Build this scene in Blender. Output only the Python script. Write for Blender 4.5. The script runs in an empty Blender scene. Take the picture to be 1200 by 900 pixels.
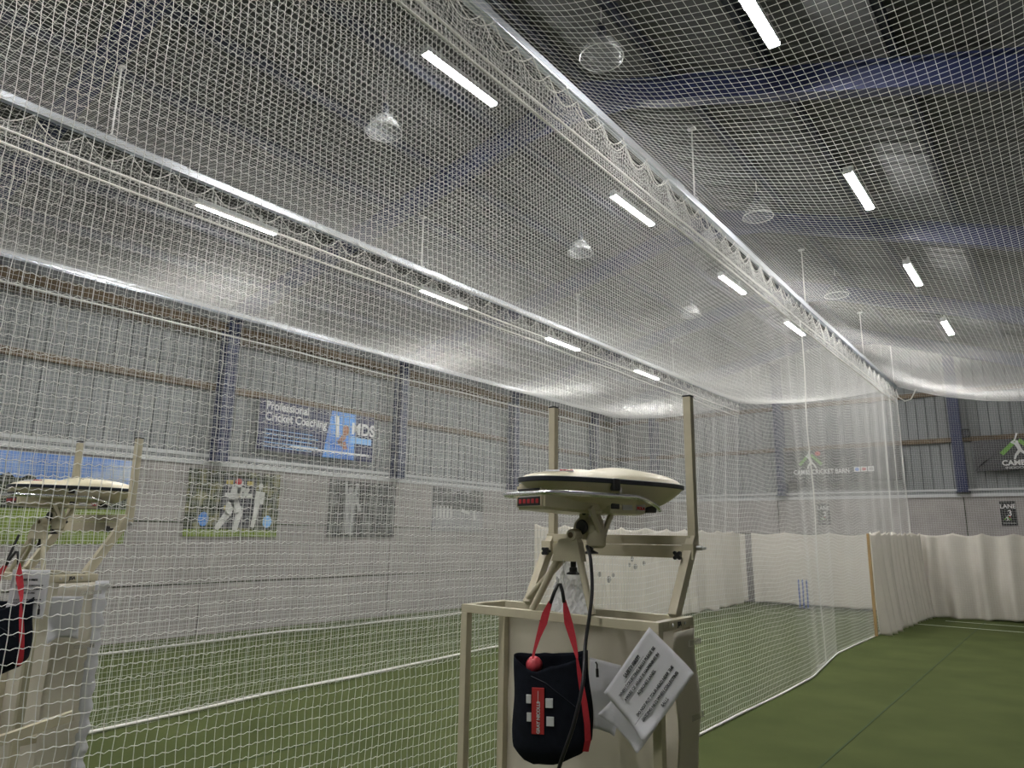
import bpy, bmesh, math, random
import numpy as np
from mathutils import Vector, Matrix
random.seed(7); rng = np.random.default_rng(7)
S = bpy.context.scene; COL = S.collection
# ------------------------------------------------------------------ camera, world, exposure
H = 1.85; F = 822.4; PITCH = math.radians(12.11); ROLL = math.radians(-.9); YAW = math.radians(38.4)
fw = Vector((-math.sin(YAW)*math.cos(PITCH), math.cos(YAW)*math.cos(PITCH), math.sin(PITCH)))
r0 = Vector((math.cos(YAW), math.sin(YAW), 0)); u0 = r0.cross(fw)
c_, s_ = math.cos(ROLL), math.sin(ROLL)
rt = c_*r0 - s_*u0; up = s_*r0 + c_*u0
cd = bpy.data.cameras.new('camera'); cam = bpy.data.objects.new('camera', cd); COL.objects.link(cam)
cd.sensor_fit = 'HORIZONTAL'; cd.sensor_width = 36; cd.lens = 36*F/1200; cd.clip_start = .05; cd.clip_end = 200
m = Matrix.Identity(4)
for i in range(3):
    m[i][0] = rt[i]; m[i][1] = up[i]; m[i][2] = -fw[i]
m[2][3] = H
cam.matrix_world = m; S.camera = cam
CP = Vector((0, 0, H))
def ray(px, py): return fw + rt*((px-600)/F) - up*((py-450)/F)
def onx(px, py, v): d = ray(px, py); return CP + d*(v/d.x)
def ony(px, py, v): d = ray(px, py); return CP + d*(v/d.y)
def onz(px, py, v): d = ray(px, py); return CP + d*((v-H)/d.z)
W = bpy.data.worlds.new('world'); S.world = W; W.use_nodes = True
W.node_tree.nodes['Background'].inputs[0].default_value = (.6, .7, .9, 1)
W.node_tree.nodes['Background'].inputs[1].default_value = .05
S.view_settings.view_transform = 'Standard'; S.view_settings.look = 'None'
S.view_settings.gamma = 1; S.view_settings.use_curve_mapping = False
S.view_settings.exposure = 2.25
LAMP = 60.0
S.cycles.max_bounces = 6; S.cycles.diffuse_bounces = 4; S.cycles.transparent_max_bounces = 8
S.cycles.caustics_reflective = False; S.cycles.caustics_refractive = False
# ------------------------------------------------------------------ helpers
def tag(o, label=None, cat=None, group=None, kind=None):
    if label: o['label'] = label
    if cat: o['category'] = cat
    if group: o['group'] = group
    if kind: o['kind'] = kind
    return o
def empty(name, loc, label, cat, group=None):
    o = bpy.data.objects.new(name, None); COL.objects.link(o); o.location = loc
    o.empty_display_size = .1
    return tag(o, label, cat, group)
def copy_tree(o, parent=None):
    c = o.copy(); COL.objects.link(c); c.parent = parent
    for ch in list(o.children): copy_tree(ch, c)
    return c
class MB:
    def __init__(s): s.v = []; s.f = []
    def add(s, vs, fs):
        n = len(s.v); s.v += [tuple(v) for v in vs]; s.f += [tuple(i+n for i in f) for f in fs]; return s
    def box(s, a, b, ch=0.0):
        x0, y0, z0 = a; x1, y1, z1 = b
        if ch <= 0:
            vs = [(x, y, z) for x in (x0, x1) for y in (y0, y1) for z in (z0, z1)]
            return s.add(vs, [(0,1,3,2),(4,6,7,5),(0,4,5,1),(2,3,7,6),(0,2,6,4),(1,5,7,3)])
        bm = bmesh.new(); bmesh.ops.create_cube(bm, size=1)
        for v in bm.verts: v.co = Vector(((x0+x1)/2+v.co.x*(x1-x0), (y0+y1)/2+v.co.y*(y1-y0), (z0+z1)/2+v.co.z*(z1-z0)))
        bmesh.ops.bevel(bm, geom=bm.edges[:], offset=ch, segments=2, affect='EDGES', profile=.6)
        bm.verts.index_update(); s.add([v.co[:] for v in bm.verts], [[v.index for v in f.verts] for f in bm.faces]); bm.free(); return s
    def prism(s, pts, z0, z1, ax=2):
        n = len(pts)
        def P(p, h): return (p[0], p[1], h) if ax == 2 else ((p[0], h, p[1]) if ax == 1 else (h, p[0], p[1]))
        return s.add([P(p, z0) for p in pts]+[P(p, z1) for p in pts],
                     [tuple(range(n))[::-1], tuple(range(n, 2*n))]+[(i, (i+1) % n, n+(i+1) % n, n+i) for i in range(n)])
    def bar(s, p, q, w, h, up=(0, 0, 1), ch=0):
        p, q = Vector(p), Vector(q); d = (q-p); L = d.length; d.normalize()
        u = Vector(up); x = d.cross(u)
        if x.length < 1e-4: x = d.cross(Vector((1, 0, 0)))
        x.normalize(); u = x.cross(d).normalized()
        t = MB().box((-w/2, 0, -h/2), (w/2, L, h/2), ch)
        return s.add([p+x*v[0]+d*v[1]+u*v[2] for v in t.v], t.f)
    def tube(s, pts, r, n=10, cap=True, closed=False):
        pts = [Vector(p) for p in pts]; rs = r if hasattr(r, '__len__') else [r]*len(pts)
        vs = []; fs = []; prev = None; N = len(pts)
        for i, p in enumerate(pts):
            if closed: d = pts[(i+1) % N]-pts[i-1]
            else: d = pts[min(i+1, N-1)]-pts[max(i-1, 0)]
            d.normalize()
            if prev is None:
                a = d.cross(Vector((0, 0, 1)));
                if a.length < 1e-3: a = d.cross(Vector((1, 0, 0)))
            else: a = prev-d*prev.dot(d)
            a.normalize(); prev = a; b = d.cross(a)
            for k in range(n):
                t = 2*math.pi*k/n; vs.append(p+(a*math.cos(t)+b*math.sin(t))*rs[i])
        for i in range(N if closed else N-1):
            j = (i+1) % N
            for k in range(n): fs.append((i*n+k, i*n+(k+1) % n, j*n+(k+1) % n, j*n+k))
        if cap and not closed: fs += [tuple(range(n))[::-1], tuple(range((N-1)*n, N*n))]
        return s.add(vs, fs)
    def lathe(s, prof, o=(0, 0, 0), n=24, ax=(0, 0, 1)):
        o = Vector(o); ax = Vector(ax).normalized(); a = ax.cross(Vector((1, 0, 0)))
        if a.length < .1: a = ax.cross(Vector((0, 1, 0)))
        a.normalize(); b = ax.cross(a); vs = []; fs = []
        for r, z in prof:
            for k in range(n):
                t = 2*math.pi*k/n; vs.append(o+ax*z+(a*math.cos(t)+b*math.sin(t))*max(r, 1e-4))
        for i in range(len(prof)-1):
            for k in range(n): fs.append((i*n+k, i*n+(k+1) % n, (i+1)*n+(k+1) % n, (i+1)*n+k))
        return s.add(vs, fs)
    def build(s, name, mat, parent=None, smooth=False, solid=0, label=None, loc=None):
        me = bpy.data.meshes.new(name); me.from_pydata(s.v, [], s.f); me.update()
        bm = bmesh.new(); bm.from_mesh(me); bmesh.ops.recalc_face_normals(bm, faces=bm.faces); bm.to_mesh(me); bm.free()
        o = bpy.data.objects.new(name, me); COL.objects.link(o); me.materials.append(mat)
        if smooth:
            me.polygons.foreach_set('use_smooth', [True]*len(me.polygons))
            if smooth != 'all':
                mo = None
                me.update()
                try: me.set_sharp_from_angle(angle=math.radians(40))
                except Exception: pass
        if solid:
            md = o.modifiers.new('thickness', 'SOLIDIFY'); md.thickness = solid; md.offset = 0
        if parent: o.parent = parent
        if loc is not None: o.location = loc
        if label: o['label'] = label
        return o
def struct(o): o['kind'] = 'structure'; return o
def nt(name):
    m = bpy.data.materials.new(name); m.use_nodes = True; n = m.node_tree
    return m, n, n.nodes['Principled BSDF']
def mat(name, col, rough=.6, metal=0, noise=0, scale=8, bump=0, bscale=40, spec=.5, stretch=None, emit=None, alpha=None, trans=None, col2=None):
    m, t, b = nt(name)
    b.inputs['Base Color'].default_value = (*col, 1); b.inputs['Roughness'].default_value = rough
    b.inputs['Metallic'].default_value = metal; b.inputs['Specular IOR Level'].default_value = spec
    tc = t.nodes.new('ShaderNodeTexCoord'); src = tc.outputs['Object']
    if stretch:
        mp = t.nodes.new('ShaderNodeMapping'); mp.inputs['Scale'].default_value = stretch
        t.links.new(src, mp.inputs['Vector']); src = mp.outputs['Vector']
    if noise or col2:
        nz = t.nodes.new('ShaderNodeTexNoise'); nz.inputs['Scale'].default_value = scale; nz.inputs['Detail'].default_value = 6
        t.links.new(src, nz.inputs['Vector'])
        cr = t.nodes.new('ShaderNodeValToRGB'); cr.color_ramp.elements[0].position = .3; cr.color_ramp.elements[1].position = .7
        c2 = col2 or tuple(min(1, c*(1+noise)) for c in col); c1 = col if col2 else tuple(c*(1-noise) for c in col)
        cr.color_ramp.elements[0].color = (*c1, 1); cr.color_ramp.elements[1].color = (*c2, 1)
        t.links.new(nz.outputs['Fac'], cr.inputs['Fac']); t.links.new(cr.outputs['Color'], b.inputs['Base Color'])
    if bump:
        nb = t.nodes.new('ShaderNodeTexNoise'); nb.inputs['Scale'].default_value = bscale; nb.inputs['Detail'].default_value = 4
        t.links.new(src, nb.inputs['Vector'])
        bp = t.nodes.new('ShaderNodeBump'); bp.inputs['Strength'].default_value = bump; bp.inputs['Distance'].default_value = .01
        t.links.new(nb.outputs['Fac'], bp.inputs['Height']); t.links.new(bp.outputs['Normal'], b.inputs['Normal'])
    if emit: b.inputs['Emission Color'].default_value = (*col, 1); b.inputs['Emission Strength'].default_value = emit
    if alpha is not None: b.inputs['Alpha'].default_value = alpha
    return m
def cloth_mat(name, col, tr=.35, noise=.08, scale=3, bump=.1, bscale=60):
    m, t, b = nt(name); out = t.nodes['Material Output']
    b.inputs['Roughness'].default_value = .85; b.inputs['Specular IOR Level'].default_value = .2
    tc = t.nodes.new('ShaderNodeTexCoord'); nz = t.nodes.new('ShaderNodeTexNoise'); nz.inputs['Scale'].default_value = scale; nz.inputs['Detail'].default_value = 5
    t.links.new(tc.outputs['Object'], nz.inputs['Vector'])
    cr = t.nodes.new('ShaderNodeValToRGB')
    cr.color_ramp.elements[0].color = (*[c*(1-noise) for c in col], 1); cr.color_ramp.elements[1].color = (*[min(1, c*(1+noise)) for c in col], 1)
    t.links.new(nz.outputs['Fac'], cr.inputs['Fac']); t.links.new(cr.outputs['Color'], b.inputs['Base Color'])
    if bump:
        bp = t.nodes.new('ShaderNodeBump'); bp.inputs['Strength'].default_value = bump; bp.inputs['Distance'].default_value = .02
        n2 = t.nodes.new('ShaderNodeTexNoise'); n2.inputs['Scale'].default_value = bscale; t.links.new(tc.outputs['Object'], n2.inputs['Vector'])
        t.links.new(n2.outputs['Fac'], bp.inputs['Height']); t.links.new(bp.outputs['Normal'], b.inputs['Normal'])
    tl = t.nodes.new('ShaderNodeBsdfTranslucent'); t.links.new(cr.outputs['Color'], tl.inputs['Color'])
    mx = t.nodes.new('ShaderNodeMixShader'); mx.inputs[0].default_value = tr
    t.links.new(b.outputs[0], mx.inputs[1]); t.links.new(tl.outputs[0], mx.inputs[2]); t.links.new(mx.outputs[0], out.inputs[0])
    return m
M = {}
M['turf'] = mat('turf_green', (.070, .088, .030), .95, noise=.0, scale=1.2, bump=.6, bscale=260, spec=.1, col2=(.092, .112, .040))
M['turf_line'] = mat('turf_white_line', (.55, .58, .5), .9, noise=.1, scale=30)
M['seam'] = mat('turf_seam', (.035, .06, .015), .95, noise=.1)
M['concrete'] = mat('concrete_panel', (.33, .31, .30), .9, noise=.14, scale=2.2, bump=.25, bscale=50, spec=.2)
M['cladding'] = mat('grey_sheet_cladding', (.20, .21, .215), .7, noise=.12, scale=1.6, stretch=(1, 1, .3), spec=.3)
M['roofsheet'] = mat('roof_sheet_grey', (.085, .088, .088), .8, noise=.12, scale=1.5, spec=.2)
M['flashing'] = mat('pale_flashing', (.50, .51, .52), .6, noise=.06, scale=6)
M['blue_steel'] = mat('blue_painted_steel', (.007, .014, .062), .5, noise=.15, scale=5)
M['purlin'] = mat('dark_steel_purlin', (.022, .026, .045), .6, noise=.12, scale=5)
M['timber'] = mat('brown_timber', (.125, .09, .055), .85, noise=.35, scale=6, stretch=(1, .3, 3))
M['galv'] = mat('galvanised_steel', (.56, .60, .66), .38, metal=.85, noise=.12, scale=9, stretch=(1, .2, 1))
M['rodwhite'] = mat('pale_rod', (.6, .6, .58), .5, metal=.2)
M['rope'] = mat('white_rope', (.82, .81, .77), .9, noise=.06, scale=60, bump=.4, bscale=200)
M['netting'] = cloth_mat('white_net_twine', (.87, .87, .85), .38, 0, bump=0)
M['canvas'] = cloth_mat('cream_canvas', (.74, .70, .63), .12, .09, 2.5, .25, 9)
M['wood_edge'] = mat('wood_batten', (.42, .28, .13), .7, noise=.2, scale=8, stretch=(1, 1, .2))
M['cream'] = mat('cream_moulded_plastic', (.60, .55, .40), .32, noise=.04, scale=5)
M['cream_under'] = M['cream']
M['frame'] = mat('beige_powder_coated_steel', (.50, .455, .335), .42, noise=.06, scale=12)
M['black'] = mat('black_plastic', (.012, .012, .014), .4)
M['rubber'] = mat('navy_rubber_seam', (.012, .016, .028), .45)
M['cable'] = mat('black_cable', (.01, .01, .012), .35)
M['chrome'] = mat('chrome', (.82, .83, .86), .2, metal=1)
M['silver'] = mat('silver_steel', (.6, .6, .6), .35, metal=.9, noise=.1)
M['fabric'] = mat('black_fabric', (.008, .010, .016), .95, noise=.2, scale=30, bump=.3, bscale=300, spec=.15)
M['red_web'] = mat('red_webbing', (.42, .018, .03), .75, noise=.1, scale=80, bump=.3, bscale=300)
M['red_patch'] = mat('red_label', (.45, .03, .03), .7)
M['white_patch'] = mat('white_label', (.62, .64, .64), .7)
M['ball'] = mat('pink_red_ball', (.52, .06, .075), .5, noise=.1, scale=20)
M['paper'] = cloth_mat('white_paper', (.66, .66, .69), .25, .04, 4, .15, 12)
M['film'] = mat('clear_tape', (.62, .60, .54), .2, alpha=.35)
M['sheet'] = cloth_mat('off_white_sheet', (.66, .62, .53), .25, .06, 3, .2, 6)
M['ink'] = mat('black_ink', (.03, .03, .035), .8)
M['grey_ink'] = mat('grey_ink', (.25, .25, .25), .8)
M['sign_black'] = mat('black_sign', (.012, .013, .014), .45)
M['banner_black'] = mat('black_vinyl_banner', (.018, .018, .022), .4, noise=.2, bump=.5, bscale=3)
M['sign_white'] = mat('white_print', (.75, .75, .75), .6)
M['green_print'] = mat('green_print', (.16, .36, .06), .6)
M['red_print'] = mat('red_print', (.5, .04, .05), .6)
M['blue_print'] = mat('blue_print', (.05, .16, .55), .6, col2=(.12, .36, .8), scale=2)
M['navy_print'] = mat('navy_print', (.014, .018, .07), .5, noise=.3, scale=3)
M['lightblue_print'] = mat('pale_blue_print', (.25, .5, .85), .6)
M['skin_print'] = mat('skin_print', (.36, .17, .10), .7)
M['white_kit'] = mat('printed_white_kit', (.62, .62, .60), .7, noise=.12, scale=9)
M['grey_kit'] = mat('printed_grey_kit', (.38, .38, .38), .7, noise=.15, scale=6)
M['stump'] = mat('blue_stump', (.03, .11, .42), .5)
M['stain'] = mat('grey_stain', (.33, .32, .30), .9, noise=.15)
M['redled'] = mat('red_display', (.5, .02, .03), .4)
M['grass_print'] = mat('printed_grass', (.20, .27, .05), .7, noise=.25, scale=6)
def ramp_print(name, stops, scale=5, axis=None, rough=.7, detail=8):
    """printed picture: noise blotches"""
    m, t, b = nt(name); tc = t.nodes.new('ShaderNodeTexCoord'); nz = t.nodes.new('ShaderNodeTexNoise')
    nz.inputs['Scale'].default_value = scale; nz.inputs['Detail'].default_value = detail
    t.links.new(tc.outputs['Object'], nz.inputs['Vector']); cr = t.nodes.new('ShaderNodeValToRGB')
    e = cr.color_ramp.elements
    e[0].position, e[0].color = stops[0][0], (*stops[0][1], 1); e[1].position, e[1].color = stops[-1][0], (*stops[-1][1], 1)
    for p, c in stops[1:-1]: x = e.new(p); x.color = (*c, 1)
    t.links.new(nz.outputs['Fac'], cr.inputs['Fac']); t.links.new(cr.outputs['Color'], b.inputs['Base Color']); b.inputs['Roughness'].default_value = rough
    return m
M['trees_print'] = ramp_print('printed_trees', [(.35, (.012, .016, .01)), (.5, (.05, .06, .03)), (.62, (.2, .19, .08)), (.75, (.3, .3, .22))], 5)
M['darktrees_print'] = ramp_print('printed_dark_trees', [(.35, (.01, .012, .008)), (.55, (.03, .04, .02)), (.75, (.09, .11, .05))], 9)
M['sky_print'] = ramp_print('printed_sky', [(.35, (.10, .22, .58)), (.55, (.22, .36, .72)), (.7, (.55, .62, .75))], 1.6)
M['bw_print'] = ramp_print('printed_mono_crowd', [(.35, (.03, .03, .03)), (.55, (.08, .08, .075)), (.75, (.2, .2, .19))], 4)
M['bwlight_print'] = ramp_print('printed_mono_field', [(.35, (.26, .26, .27)), (.55, (.32, .32, .33)), (.75, (.42, .42, .42))], 5)
def lampmat():
    m = bpy.data.materials.new('lit_led_diffuser'); m.use_nodes = True; t = m.node_tree
    t.nodes.remove(t.nodes['Principled BSDF']); e = t.nodes.new('ShaderNodeEmission')
    e.inputs[0].default_value = (1, .98, .955, 1); e.inputs[1].default_value = LAMP; t.links.new(e.outputs[0], t.nodes['Material Output'].inputs[0])
    return m
M['lamp'] = lampmat()
# ------------------------------------------------------------------ building
XL, XR, YB, YF = -12.6, 3.2, 21.7, -7.0
XRIDGE, ZRIDGE = -4.45, 7.3
def zb(x): return ZRIDGE-.195*(XRIDGE-x) if x < XRIDGE else ZRIDGE-.35*(x-XRIDGE)   # rafter underside
RT = .36
struct(MB().box((XL-.3, YF-.2, -.1), (XR+.3, YB+.3, 0)).build('floor', M['turf']))
def floor_strip(x0, y0, x1, y1, w, mt, name, label):
    p = Vector((x0, y0, 0)); q = Vector((x1, y1, 0)); d = (q-p).normalized(); n = Vector((-d.y, d.x, 0))*w/2
    o = MB().add([p-n+Vector((0,0,.001)), q-n+Vector((0,0,.001)), q+n+Vector((0,0,.001)), p+n+Vector((0,0,.001)), p-n+Vector((0,0,.004)), q-n+Vector((0,0,.004)), q+n+Vector((0,0,.004)), p+n+Vector((0,0,.004))],
        [(3,2,1,0),(4,5,6,7),(0,1,5,4),(1,2,6,5),(2,3,7,6),(3,0,4,7)]).build(name, mt)
    return struct(o)
floor_strip(-1.87, -5, -1.95, 21.2, .018, M['seam'], 'trim_1', '')
floor_strip(-9.4, -5, -9.4, 21.2, .018, M['seam'], 'trim_2', '')
floor_strip(-5.6, -5, -5.6, 21.2, .018, M['seam'], 'trim_13', '')
a, b = onz(930, 737, 0), onz(1200, 745, 0)
floor_strip(-2.7, 20.15, .9, 20.15, .05, M['turf_line'], 'trim_3', '')
floor_strip(-3.1, 18.9, .9, 18.9, .05, M['turf_line'], 'trim_4', '')
floor_strip(-7.2, 18.9, -3.6, 18.9, .05, M['turf_line'], 'trim_5', '')
# concrete lower walls with panel joints
def panels(name, fixed, a0, a1, joints, levels, axis, thick=.2, out=1):
    mb = MB(); js = [a0]+[j for j in joints if a0 < j < a1]+[a1]
    for i in range(len(js)-1):
        for k in range(len(levels)-1):
            p0, p1 = js[i]+.010, js[i+1]-.010; z0, z1 = levels[k]+(.011 if k else 0), levels[k+1]-.011
            if axis == 'x': mb.box((fixed, p0, z0), (fixed-out*thick, p1, z1), .006)
            else: mb.box((p0, fixed, z0), (p1, fixed+thick, z1), .006)
    bk = MB()
    if axis == 'x': bk.box((fixed-out*.05, a0, 0), (fixed-out*(thick+.02), a1, levels[-1]))
    else: bk.box((a0, fixed+.05, 0), (a1, fixed+thick+.02, levels[-1]))
    struct(bk.build(name+'_core', M['seam']))
    return struct(mb.build(name, M['concrete']))
RY = [-1.9, 2.5, 6.9, 11.4, 15.8, 20.2]
panels('wall_left', XL, YF, YB, [y for y in RY], [0, .9, 1.98, 3.05], 'x')
panels('wall_back', YB, XL, XR, [-11, -6.95, -2.2, 2.2], [0, .9, 1.98, 3.05], 'y')
panels('wall_right', XR, YF, YB, RY, [0, 1, 2, 3.05], 'x', out=-1)
panels('wall_front', YF-.2, XL, XR, [-11, -7, -2.2], [0, 1, 2, 3.05], 'y')
def clad(name, axis, fixed, a0, a1, z0, ztop, pitch, depth, face):
    """ribbed sheet: flat pans with narrow recessed grooves"""
    prof = []; a = a0
    while a < a1-1e-6:
        prof += [(a, 0), (min(a+pitch*.84, a1), 0), (min(a+pitch*.87, a1), -depth), (min(a+pitch*.97, a1), -depth)]; a += pitch
    prof.append((a1, 0)); mb = MB(); vs = []; fs = []
    for p, d in prof:
        zt = ztop(p) if callable(ztop) else ztop
        for z in (z0, zt): vs.append((fixed+face*d, p, z) if axis == 'x' else (p, fixed+face*d, z))
    for i in range(len(prof)-1): fs.append((2*i, 2*i+2, 2*i+3, 2*i+1))
    mb.add(vs, fs)
    o = mb.build(name, M['cladding']); md = o.modifiers.new('thickness', 'SOLIDIFY'); md.thickness = .01
    return struct(o)
clad('wall_left_upper', 'x', XL-.1, YF, YB+.1, 3.05, zb(XL)+RT+.2, .26, .03, 1)
clad('wall_right_upper', 'x', XR+.1, YF, YB+.1, 3.05, zb(XR)+RT+.2, .26, .03, -1)
clad('wall_back_upper', 'y', YB+.1, XL-.1, XR+.1, 3.05, lambda x: zb(x)+RT+.2, .235, .035, -1)
clad('wall_front_upper', 'y', YF-.1, XL-.1, XR+.1, 3.05, lambda x: zb(x)+RT+.2, .235, .03, 1)
# pale flashing bands
n_trim = [20]
def trim(mb, mt, smooth=False):
    n_trim[0] += 1; return struct(mb.build('trim_%d' % n_trim[0], mt, smooth=smooth))
trim(MB().box((XL-.02, YF, 3.03), (XL+.035, YB, 3.115)), M['flashing']); trim(MB().box((XL-.05, YF, 3.115), (XL+.008, YB, 3.175)), M['cladding']); trim(MB().box((XL-.02, YF, 3.175), (XL+.03, YB, 3.235)), M['flashing'])
trim(MB().box((XL, YB-.035, 2.98), (XR, YB+.02, 3.065)), M['flashing']); trim(MB().box((XL, YB-.008, 3.065), (XR, YB+.05, 3.14)), M['cladding']); trim(MB().box((XL, YB-.03, 3.14), (XR, YB+.02, 3.19)), M['flashing'])
# timber rails (each length between columns)
for z in (4.45, 5.45):
    trim(MB().box((XL-.09, YF, z), (XL+.0, YB, z+.13), .006), M['timber'])
trim(MB().box((XL-.09, YF, 5.62), (XL+.06, YB, 5.80), .006), M['timber'])
trim(MB().box((XL, YB-.0, 4.42), (XR, YB+.09, 4.54), .006), M['timber'])
trim(MB().box((XL, YB-.0, 5.70), (XR, YB+.09, 5.82), .006), M['timber'])
# columns
def ibeam(mb, p, q, w, h, tf=.02, tw=.014, up=(0, 0, 1)):
    p, q = Vector(p), Vector(q); d = (q-p).normalized(); u = Vector(up); x = d.cross(u).normalized(); u = x.cross(d)
    for sg in (-1, 1): mb.bar(p+u*sg*(h/2-tf/2), q+u*sg*(h/2-tf/2), w, tf, up)
    mb.bar(p, q, tw, h-2*tf, up); return mb
def column(x, y, ztop, ax, i, z0=3.12):
    mb = MB()
    ibeam(mb, (x, y, z0), (x, y, ztop), .24, .26, up=((1, 0, 0) if ax == 'x' else (0, 1, 0)))
    mb.box((x-.16, y-.16, z0-.02), (x+.16, y+.16, z0))
    return trim(mb, M['blue_steel'])
for y in RY: column(XL+.16, y, zb(XL+.16)+.05, 'x', 0)
for y in RY[:-1]: column(XR-.16, y, zb(XR-.16)+.05, 'x', 0)
for x in (-10.9, -6.72+.0, -2.16, 2.0): column(x-.02, YB-.10, zb(x)+.25, 'y', 0)
# rafters
for y in RY:
    mb = MB()
    for xa, xb in ((XL+.05, XRIDGE), (XRIDGE, XR-.05)):
        ibeam(mb, (xa, y, zb(xa)+.15), (xb, y, zb(xb)+.15), .17, .30)
    # haunch plates near ridge
    mb.prism([(XRIDGE-1.0, zb(XRIDGE-1.0)), (XRIDGE, zb(XRIDGE)-.22), (XRIDGE+1.0, zb(XRIDGE+1.0)), (XRIDGE, zb(XRIDGE)+.1)], y-.01, y+.01, ax=1)
    trim(mb, M['blue_steel'])
# purlins and roof sheets
px = [XRIDGE+.12+1.17*i for i in range(7)]+[XRIDGE-.12-1.15*i for i in range(8)]
for x in px:
    if XL < x < XR:
        z = zb(x)+.30; trim(MB().box((x-.035, YF, z), (x-.02, YB, z+.15)).box((x-.035, YF, z), (x+.035, YB, z+.012)).box((x-.035, YF, z+.14), (x+.035, YB, z+.15)), M['purlin'])
def roof(name, xa, xb):
    n = 120; mb = MB(); vs = []; fs = []; ys = []; y = YF-.2
    while y < YB+.3: ys += [(y, 0), (y+.2, 0), (y+.23, .035), (y+.30, .035)]; y += .33
    for y, d in ys:
        for x in (xa, xb): vs.append((x, y, zb(x)+.46+d))
    for i in range(len(ys)-1): fs.append((2*i, 2*i+1, 2*i+3, 2*i+2))
    o = mb.add(vs, fs).build(name, M['roofsheet']); md = o.modifiers.new('thickness', 'SOLIDIFY'); md.thickness = .01; return struct(o)
roof('ceiling_left', XL-.15, XRIDGE+.0); roof('ceiling_right', XRIDGE, XR+.15)
# ------------------------------------------------------------------ ceiling lamps
def make_lamp():
    e = empty('batten_lamp', (0, 0, 0), '', 'ceiling lamp')
    MB().box((-.05, -.66, .025), (.05, .66, .07), .008).build('housing', M['flashing'], e)
    for sg in (-1, 1): MB().box((sg*.053-.004, -.66, -.012), (sg*.053+.004, .66, .05), .002).build('added_light_shield', M['flashing'], e)  # side wings added to keep the diffuser's sideways light off the roof
    MB().box((-.046, -.648, -.026), (.046, .648, .0), .003).build('diffuser', M['lamp'], e)
    for sg in (-1, 1): MB().box((-.05, sg*.66-.012, -.028), (.05, sg*.66+.012, .07), .004).build('end_cap', M['flashing'], e)
    for y_ in (-.385, .385): MB().box((-.02, y_-.015, .07), (.02, y_+.015, .2)).build('bracket', M['silver'], e)
    return e
def roofhit(px_, py_, off):
    d = ray(px_, py_); best = None
    for sg, s in ((-1, .195), (1, .35)):
        den = d.z+sg*s*d.x
        t = (ZRIDGE+off-H+sg*s*XRIDGE)/den; p = CP+d*t
        if t > 0 and sg*(p.x-XRIDGE) >= -1e-6: best = p
    return best
lamp0 = make_lamp(); first = [True]
rows = {'right': [((862, 0-28), (905, 53)), ((990, 201), (1023, 244)), ((1057, 308), (1082, 334)), ((1100, 375), (1120, 392))],
        'middle': [((497, 60), (580, 122)), ((718, 228), (764, 263)), ((843, 323), (873, 343)), ((920, 377), (942, 392))],
        'left': [((231, 237), (322, 274)), ((494, 338), (546, 361)), ((641, 395), (677, 410)), ((745, 433), (770, 444))]}
ordn = ['nearest the camera', 'second from the camera', 'third from the camera', 'farthest from the camera']
where = {'right': 'lit batten lamp right of the nearest rail, ', 'middle': 'lit batten lamp of the middle row, left of the nearest rail, ', 'left': 'lit batten lamp of the row above the second rail, '}
def place_lamp(p, label, group, L=1.0):
    l = lamp0 if first[0] else copy_tree(lamp0); first[0] = False
    l.location = p; l.scale = (1, L, 1); l['label'] = label; l['group'] = group
    return l
for row, segs in rows.items():
    for k, (a, b) in enumerate(segs):
        A, B = roofhit(*a, .12), roofhit(*b, .12); c = (A+B)/2; L = min(1.25, max(.8, abs(B.y-A.y)/1.32))
        place_lamp(c, where[row]+ordn[k], 'lit batten lamps, %s row' % row, L)
    c = roofhit(*segs[0][0], .12)
for x in (-1.9, -5.1, -9.2):
    for y in (1.0, -3.2):
        if x == -1.9 and y > 0: y = .6
        place_lamp(Vector((x, y if x > -9 else y-.5, zb(x)+.12)), 'lit white batten lamp on the roof behind the viewer', 'lit batten lamps behind the viewer')
# unlit clear domed pendants
def make_pendant():
    e = empty('dome_pendant', (0, 0, 0), '', 'pendant lamp')
    prof = [(.05, .20), (.09, .17), (.15, .10), (.195, .03), (.22, -.04), (.226, -.06)]
    MB().lathe(prof, n=36).build('shade', mat('clear_shade', (.75, .77, .78), .15, alpha=.22), e, smooth='all')
    MB().tube([(.226*math.cos(t*math.pi/18), .226*math.sin(t*math.pi/18), -.06) for t in range(36)], .006, 6, closed=True).build('rim', M['silver'], e, smooth=True)
    MB().lathe([(0, .34), (.04, .34), (.05, .30), (.05, .22), (.04, .19), (0, .19)], n=20).build('housing', M['purlin'], e, smooth=True)
    MB().tube([(0, 0, .34), (0, 0, .55)], .006, 6).build('hook', M['silver'], e)
    return e
pen0 = make_pendant(); fp = True
for i, (p, lb) in enumerate([((705, 62), 'unlit clear domed pendant right of the rail, nearest the camera'), ((888, 250), 'unlit clear domed pendant right of the rail, second from the camera'),
                            ((980, 343), 'unlit clear domed pendant right of the rail, farthest from the camera'), ((450, 150), 'unlit clear domed pendant behind the big net, nearest the camera'),
                            ((680, 293), 'unlit clear domed pendant behind the big net, middle of the row'), ((810, 367), 'unlit clear domed pendant behind the big net, farthest from the camera')]):
    q = pen0 if fp else copy_tree(pen0); fp = False
    q.location = roofhit(*p, -.12); q['label'] = lb; q['group'] = 'unlit dome pendants'
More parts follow.
